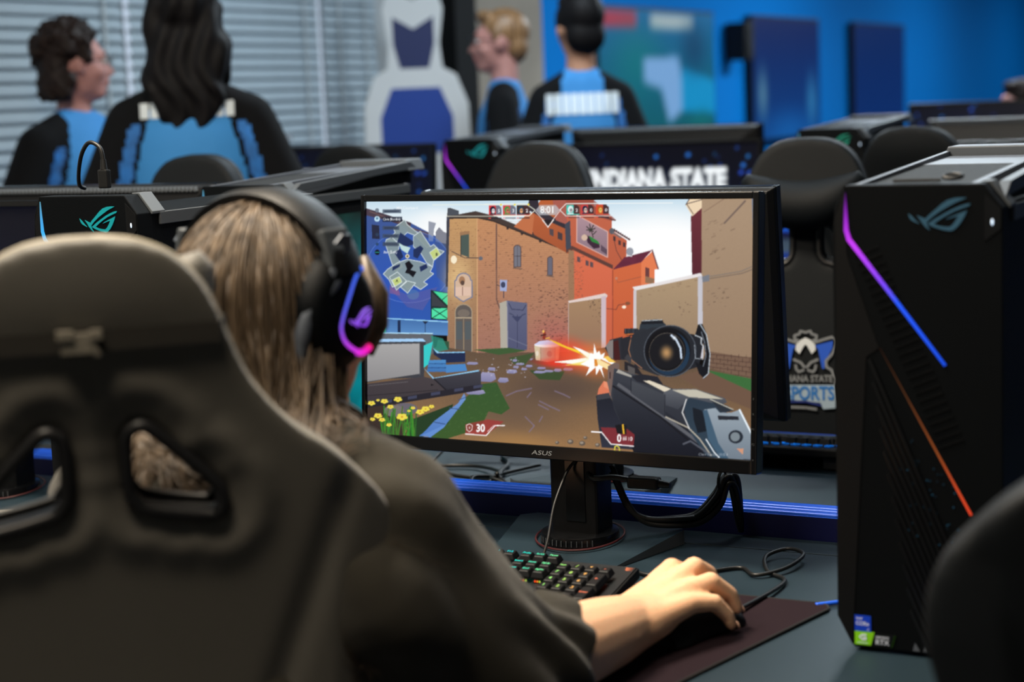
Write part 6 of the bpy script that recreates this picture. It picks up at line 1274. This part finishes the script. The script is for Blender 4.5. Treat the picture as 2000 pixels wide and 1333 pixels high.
pg = thing('cable_plug', 'black moulded plug under the lower edge of the game monitor', 'plug', (-.915, 2.128, .839)); MB().box((0, 0, 0), (.045, .018, .016)).build('plug_body', M['rubber'], pg, bevel=.004, seg=3); MB().cyl((.022, 0, 0), (.038, 0, -.001), .006, .004, 10).build('strain_relief', M['rubber'], pg, smooth=40)
CT = thing('cable_tangle', 'tangle of thin black cables on the far worktop, left of the monitor post', 'cables', (-1.3, 2.5, DZ))
TG = [[(-1.215, 2.338, .010), (-1.25, 2.37, .018), (-1.30, 2.425, .022), (-1.33, 2.50, .006), (-1.30, 2.58, .006)], [(-1.27, 2.338, .03), (-1.30, 2.42, .02), (-1.34, 2.45, .008), (-1.41, 2.47, .006), (-1.46, 2.52, .006), (-1.40, 2.54, .006), (-1.33, 2.49, .012), (-1.30, 2.43, .020), (-1.286, 2.40, .03)],
      [(-1.30, 2.425, .02), (-1.33, 2.50, .012), (-1.36, 2.58, .006), (-1.40, 2.64, .006), (-1.36, 2.70, .006)], [(-1.47, 2.50, .012), (-1.48, 2.60, .03), (-1.43, 2.66, .055), (-1.36, 2.68, .07), (-1.30, 2.67, .075)], [(-1.30, 2.43, .016), (-1.28, 2.37, .03), (-1.245, 2.355, .024), (-1.235, 2.338, .01)], [(-1.30, 2.43, .018), (-1.31, 2.37, .03), (-1.30, 2.338, .03)]]
for P in TG: cable('cable', [(a+1.3, b-2.5, c) for a, b, c in P], .0033, None, parent=CT)
cable('blue_cable', [(-.625, 1.964, DZ+.003), (-.60, 1.985, DZ+.0035), (-.575, 2.01, DZ+.0035), (-.535, 2.05, DZ+.0035), (-.50, 2.12, DZ+.0035)], .0028, 'bright blue cable between the mouse mat corner and nearest tower', m='cable_blue')
# things on the towers
ub = thing('usb_cable', 'black cable plugged into the top of the cyan-lit tower', 'cable', (-1.617, 1.90, DZ+.5215)); MB().box((0, 0, .013), (.016, .010, .026)).build('plug', M['rubber'], ub, bevel=.002); MB().cyl((0, 0, .026), (0, 0, .040), .005, .0038, 10).build('strain_relief', M['rubber'], ub, smooth=40)
mb = MB(); mb.tube(spline([(0, 0, .038), (-.004, 0, .056), (-.022, 0, .064), (-.045, .01, .050), (-.062, .02, .026), (-.072, .03, .004), (-.080, .05, -.002)], 6), .003, 8); mb.build('cord', M['rubber'], ub, smooth='all')
lb = thing('strap_tag', 'small black strap and clip lying on top of the nearest tower', 'strap', (-.44, 1.845, DZ+.5165))
MB().box((-.028, 0, .002), (.05, .008, .003), rot=Matrix.Rotation(.10, 3, 'Z')).build('webbing', M['strap'], lb, bevel=.001)
q = MB(); q.tube([(.010+.010*math.cos(a), .006*math.sin(a), .006+.002*math.sin(a)) for a in [2*PI*i/16 for i in range(16)]], .0024, 6, closed=True); q.build('clip', M['rubber'], lb, smooth='all')
# far worktop, left neighbour's place
sc = thing('paper_card', 'pale folded card lying on the left neighbour\'s worktop', 'card', (-1.99, 1.93, DZ+.0008), .5); c_ = MB(); c_.add([(-.08, -.05, .0012), (.08, -.05, .0012), (.08, .05, .012), (-.08, .05, .012), (-.08, -.05, .0), (.08, -.05, .0), (.08, .05, .0108), (-.08, .05, .0108)], [(0, 1, 2, 3), (7, 6, 5, 4), (0, 4, 5, 1), (1, 5, 6, 2), (2, 6, 7, 3), (3, 7, 4, 0)]); c_.build('sheet', M['paper'], sc)
ad = thing('wall_plug', 'small cream plug leaning on the blue rail at the left', 'plug', (-2.015, 2.243, DZ+.012), .4); MB().box((0, 0, 0), (.020, .014, .024)).build('plug_body', mat('cream_plastic', (226, 206, 160), .5), ad, bevel=.003); MB().cyl((-.01, 0, 0), (-.05, -.02, -.006), .003, n=8).build('cord', M['rubber'], ad, smooth=40)

# ------------------------------------------------------------------ along the left wall
st = thing('standee', 'tall white cut-out standee with plain blue shapes, before the black column', 'standee', (-3.68, 6.30, 0), D(30))
outs = [(-.21, 0), (.21, 0), (.225, 1.0), (.215, 1.35), (.17, 1.47), (.115, 1.50), (.105, 1.6), (.125, 1.74), (.10, 1.83), (.05, 1.80), (0, 1.775), (-.05, 1.80), (-.10, 1.83), (-.125, 1.74), (-.105, 1.6), (-.115, 1.50), (-.17, 1.47), (-.215, 1.35), (-.225, 1.0)]
MB().prism(outs, (0, .006, 0), (1, 0, 0), (0, 0, 1), .012).build('board', M['white'], st, bevel=.002)
pb = mat('standee_blue', (14, 66, 160), .5); pn = mat('standee_navy', (18, 40, 96), .5)
MB().prism([(-.15, .9), (.15, .9), (.15, 1.30), (.10, 1.42), (-.10, 1.42), (-.15, 1.30)], (0, -.0062, 0), (1, 0, 0), (0, 0, 1), .001).build('blue_block', pb, st)
MB().prism([(-.06, 1.50), (.06, 1.50), (.085, 1.60), (.085, 1.71), (0, 1.66), (-.085, 1.71), (-.085, 1.60)], (0, -.0062, 0), (1, 0, 0), (0, 0, 1), .001).build('navy_block', pn, st)
for k in (-1, 1): MB().prism([(k*.095-.024, .9), (k*.095+.024, .9), (k*.095+.024, 1.15), (k*.095-.024, 1.15)], (0, -.0074, 0), (1, 0, 0), (0, 0, 1), .001).build('white_bar', M['white'], st)
MB().prism([(0, 0), (.30, 0), (0, .9)], (.004, .006, 0), (0, 1, 0), (0, 0, 1), .008).build('stand_strut', M['white'], st)
for k, (y0, y1) in enumerate(((8.60, 10.36), (11.06, 12.54), (13.42, 14.95))):
    t = thing('wall_screen', ('teal picture on a wall screen, right of the player with white lettering', 'dark blue wall screen with pale shapes, second along the blue wall', 'plain navy wall screen, farthest along the blue wall')[k], 'screen', (WX+.06, (y0+y1)/2, 1.42), -PI/2+PI, 'wall screens on the blue wall'); L = y1-y0
    zc_ = .03 if k == 0 else (-.02 if k == 1 else 0); Hh = .84
    fr = MB(); fr.box((0, .02, 0), (L, .04, Hh)); fr.build('frame', M['pl_black'], t, bevel=.006)
    t.rotation_euler = (0, 0, PI/2); o = paint_plain(k).sheet('picture', L-.03, Hh-.03, t, M['screen']); o.location = (0, -.0022, 0)
    MB().box((0, .048, 0), (.4, .02, .3)).build('wall_bracket', M['steel'], t)
sp = thing('wall_speaker', 'small black speaker on the blue wall, between the first two wall screens', 'speaker', (WX+.09, 10.75, 1.66), PI/2); MB().box((0, 0, 0), (.16, .14, .24)).build('speaker_box', M['pl_black'], sp, bevel=.01); MB().cyl((0, -.07, -.03), (0, -.076, -.03), .055, n=24).build('speaker_cone', M['rubber'], sp); MB().cyl((0, -.07, .07), (0, -.075, .07), .025, n=20).build('tweeter', M['rubber'], sp); MB().box((0, .085, 0), (.05, .04, .06)).build('speaker_bracket', M['steel'], sp)
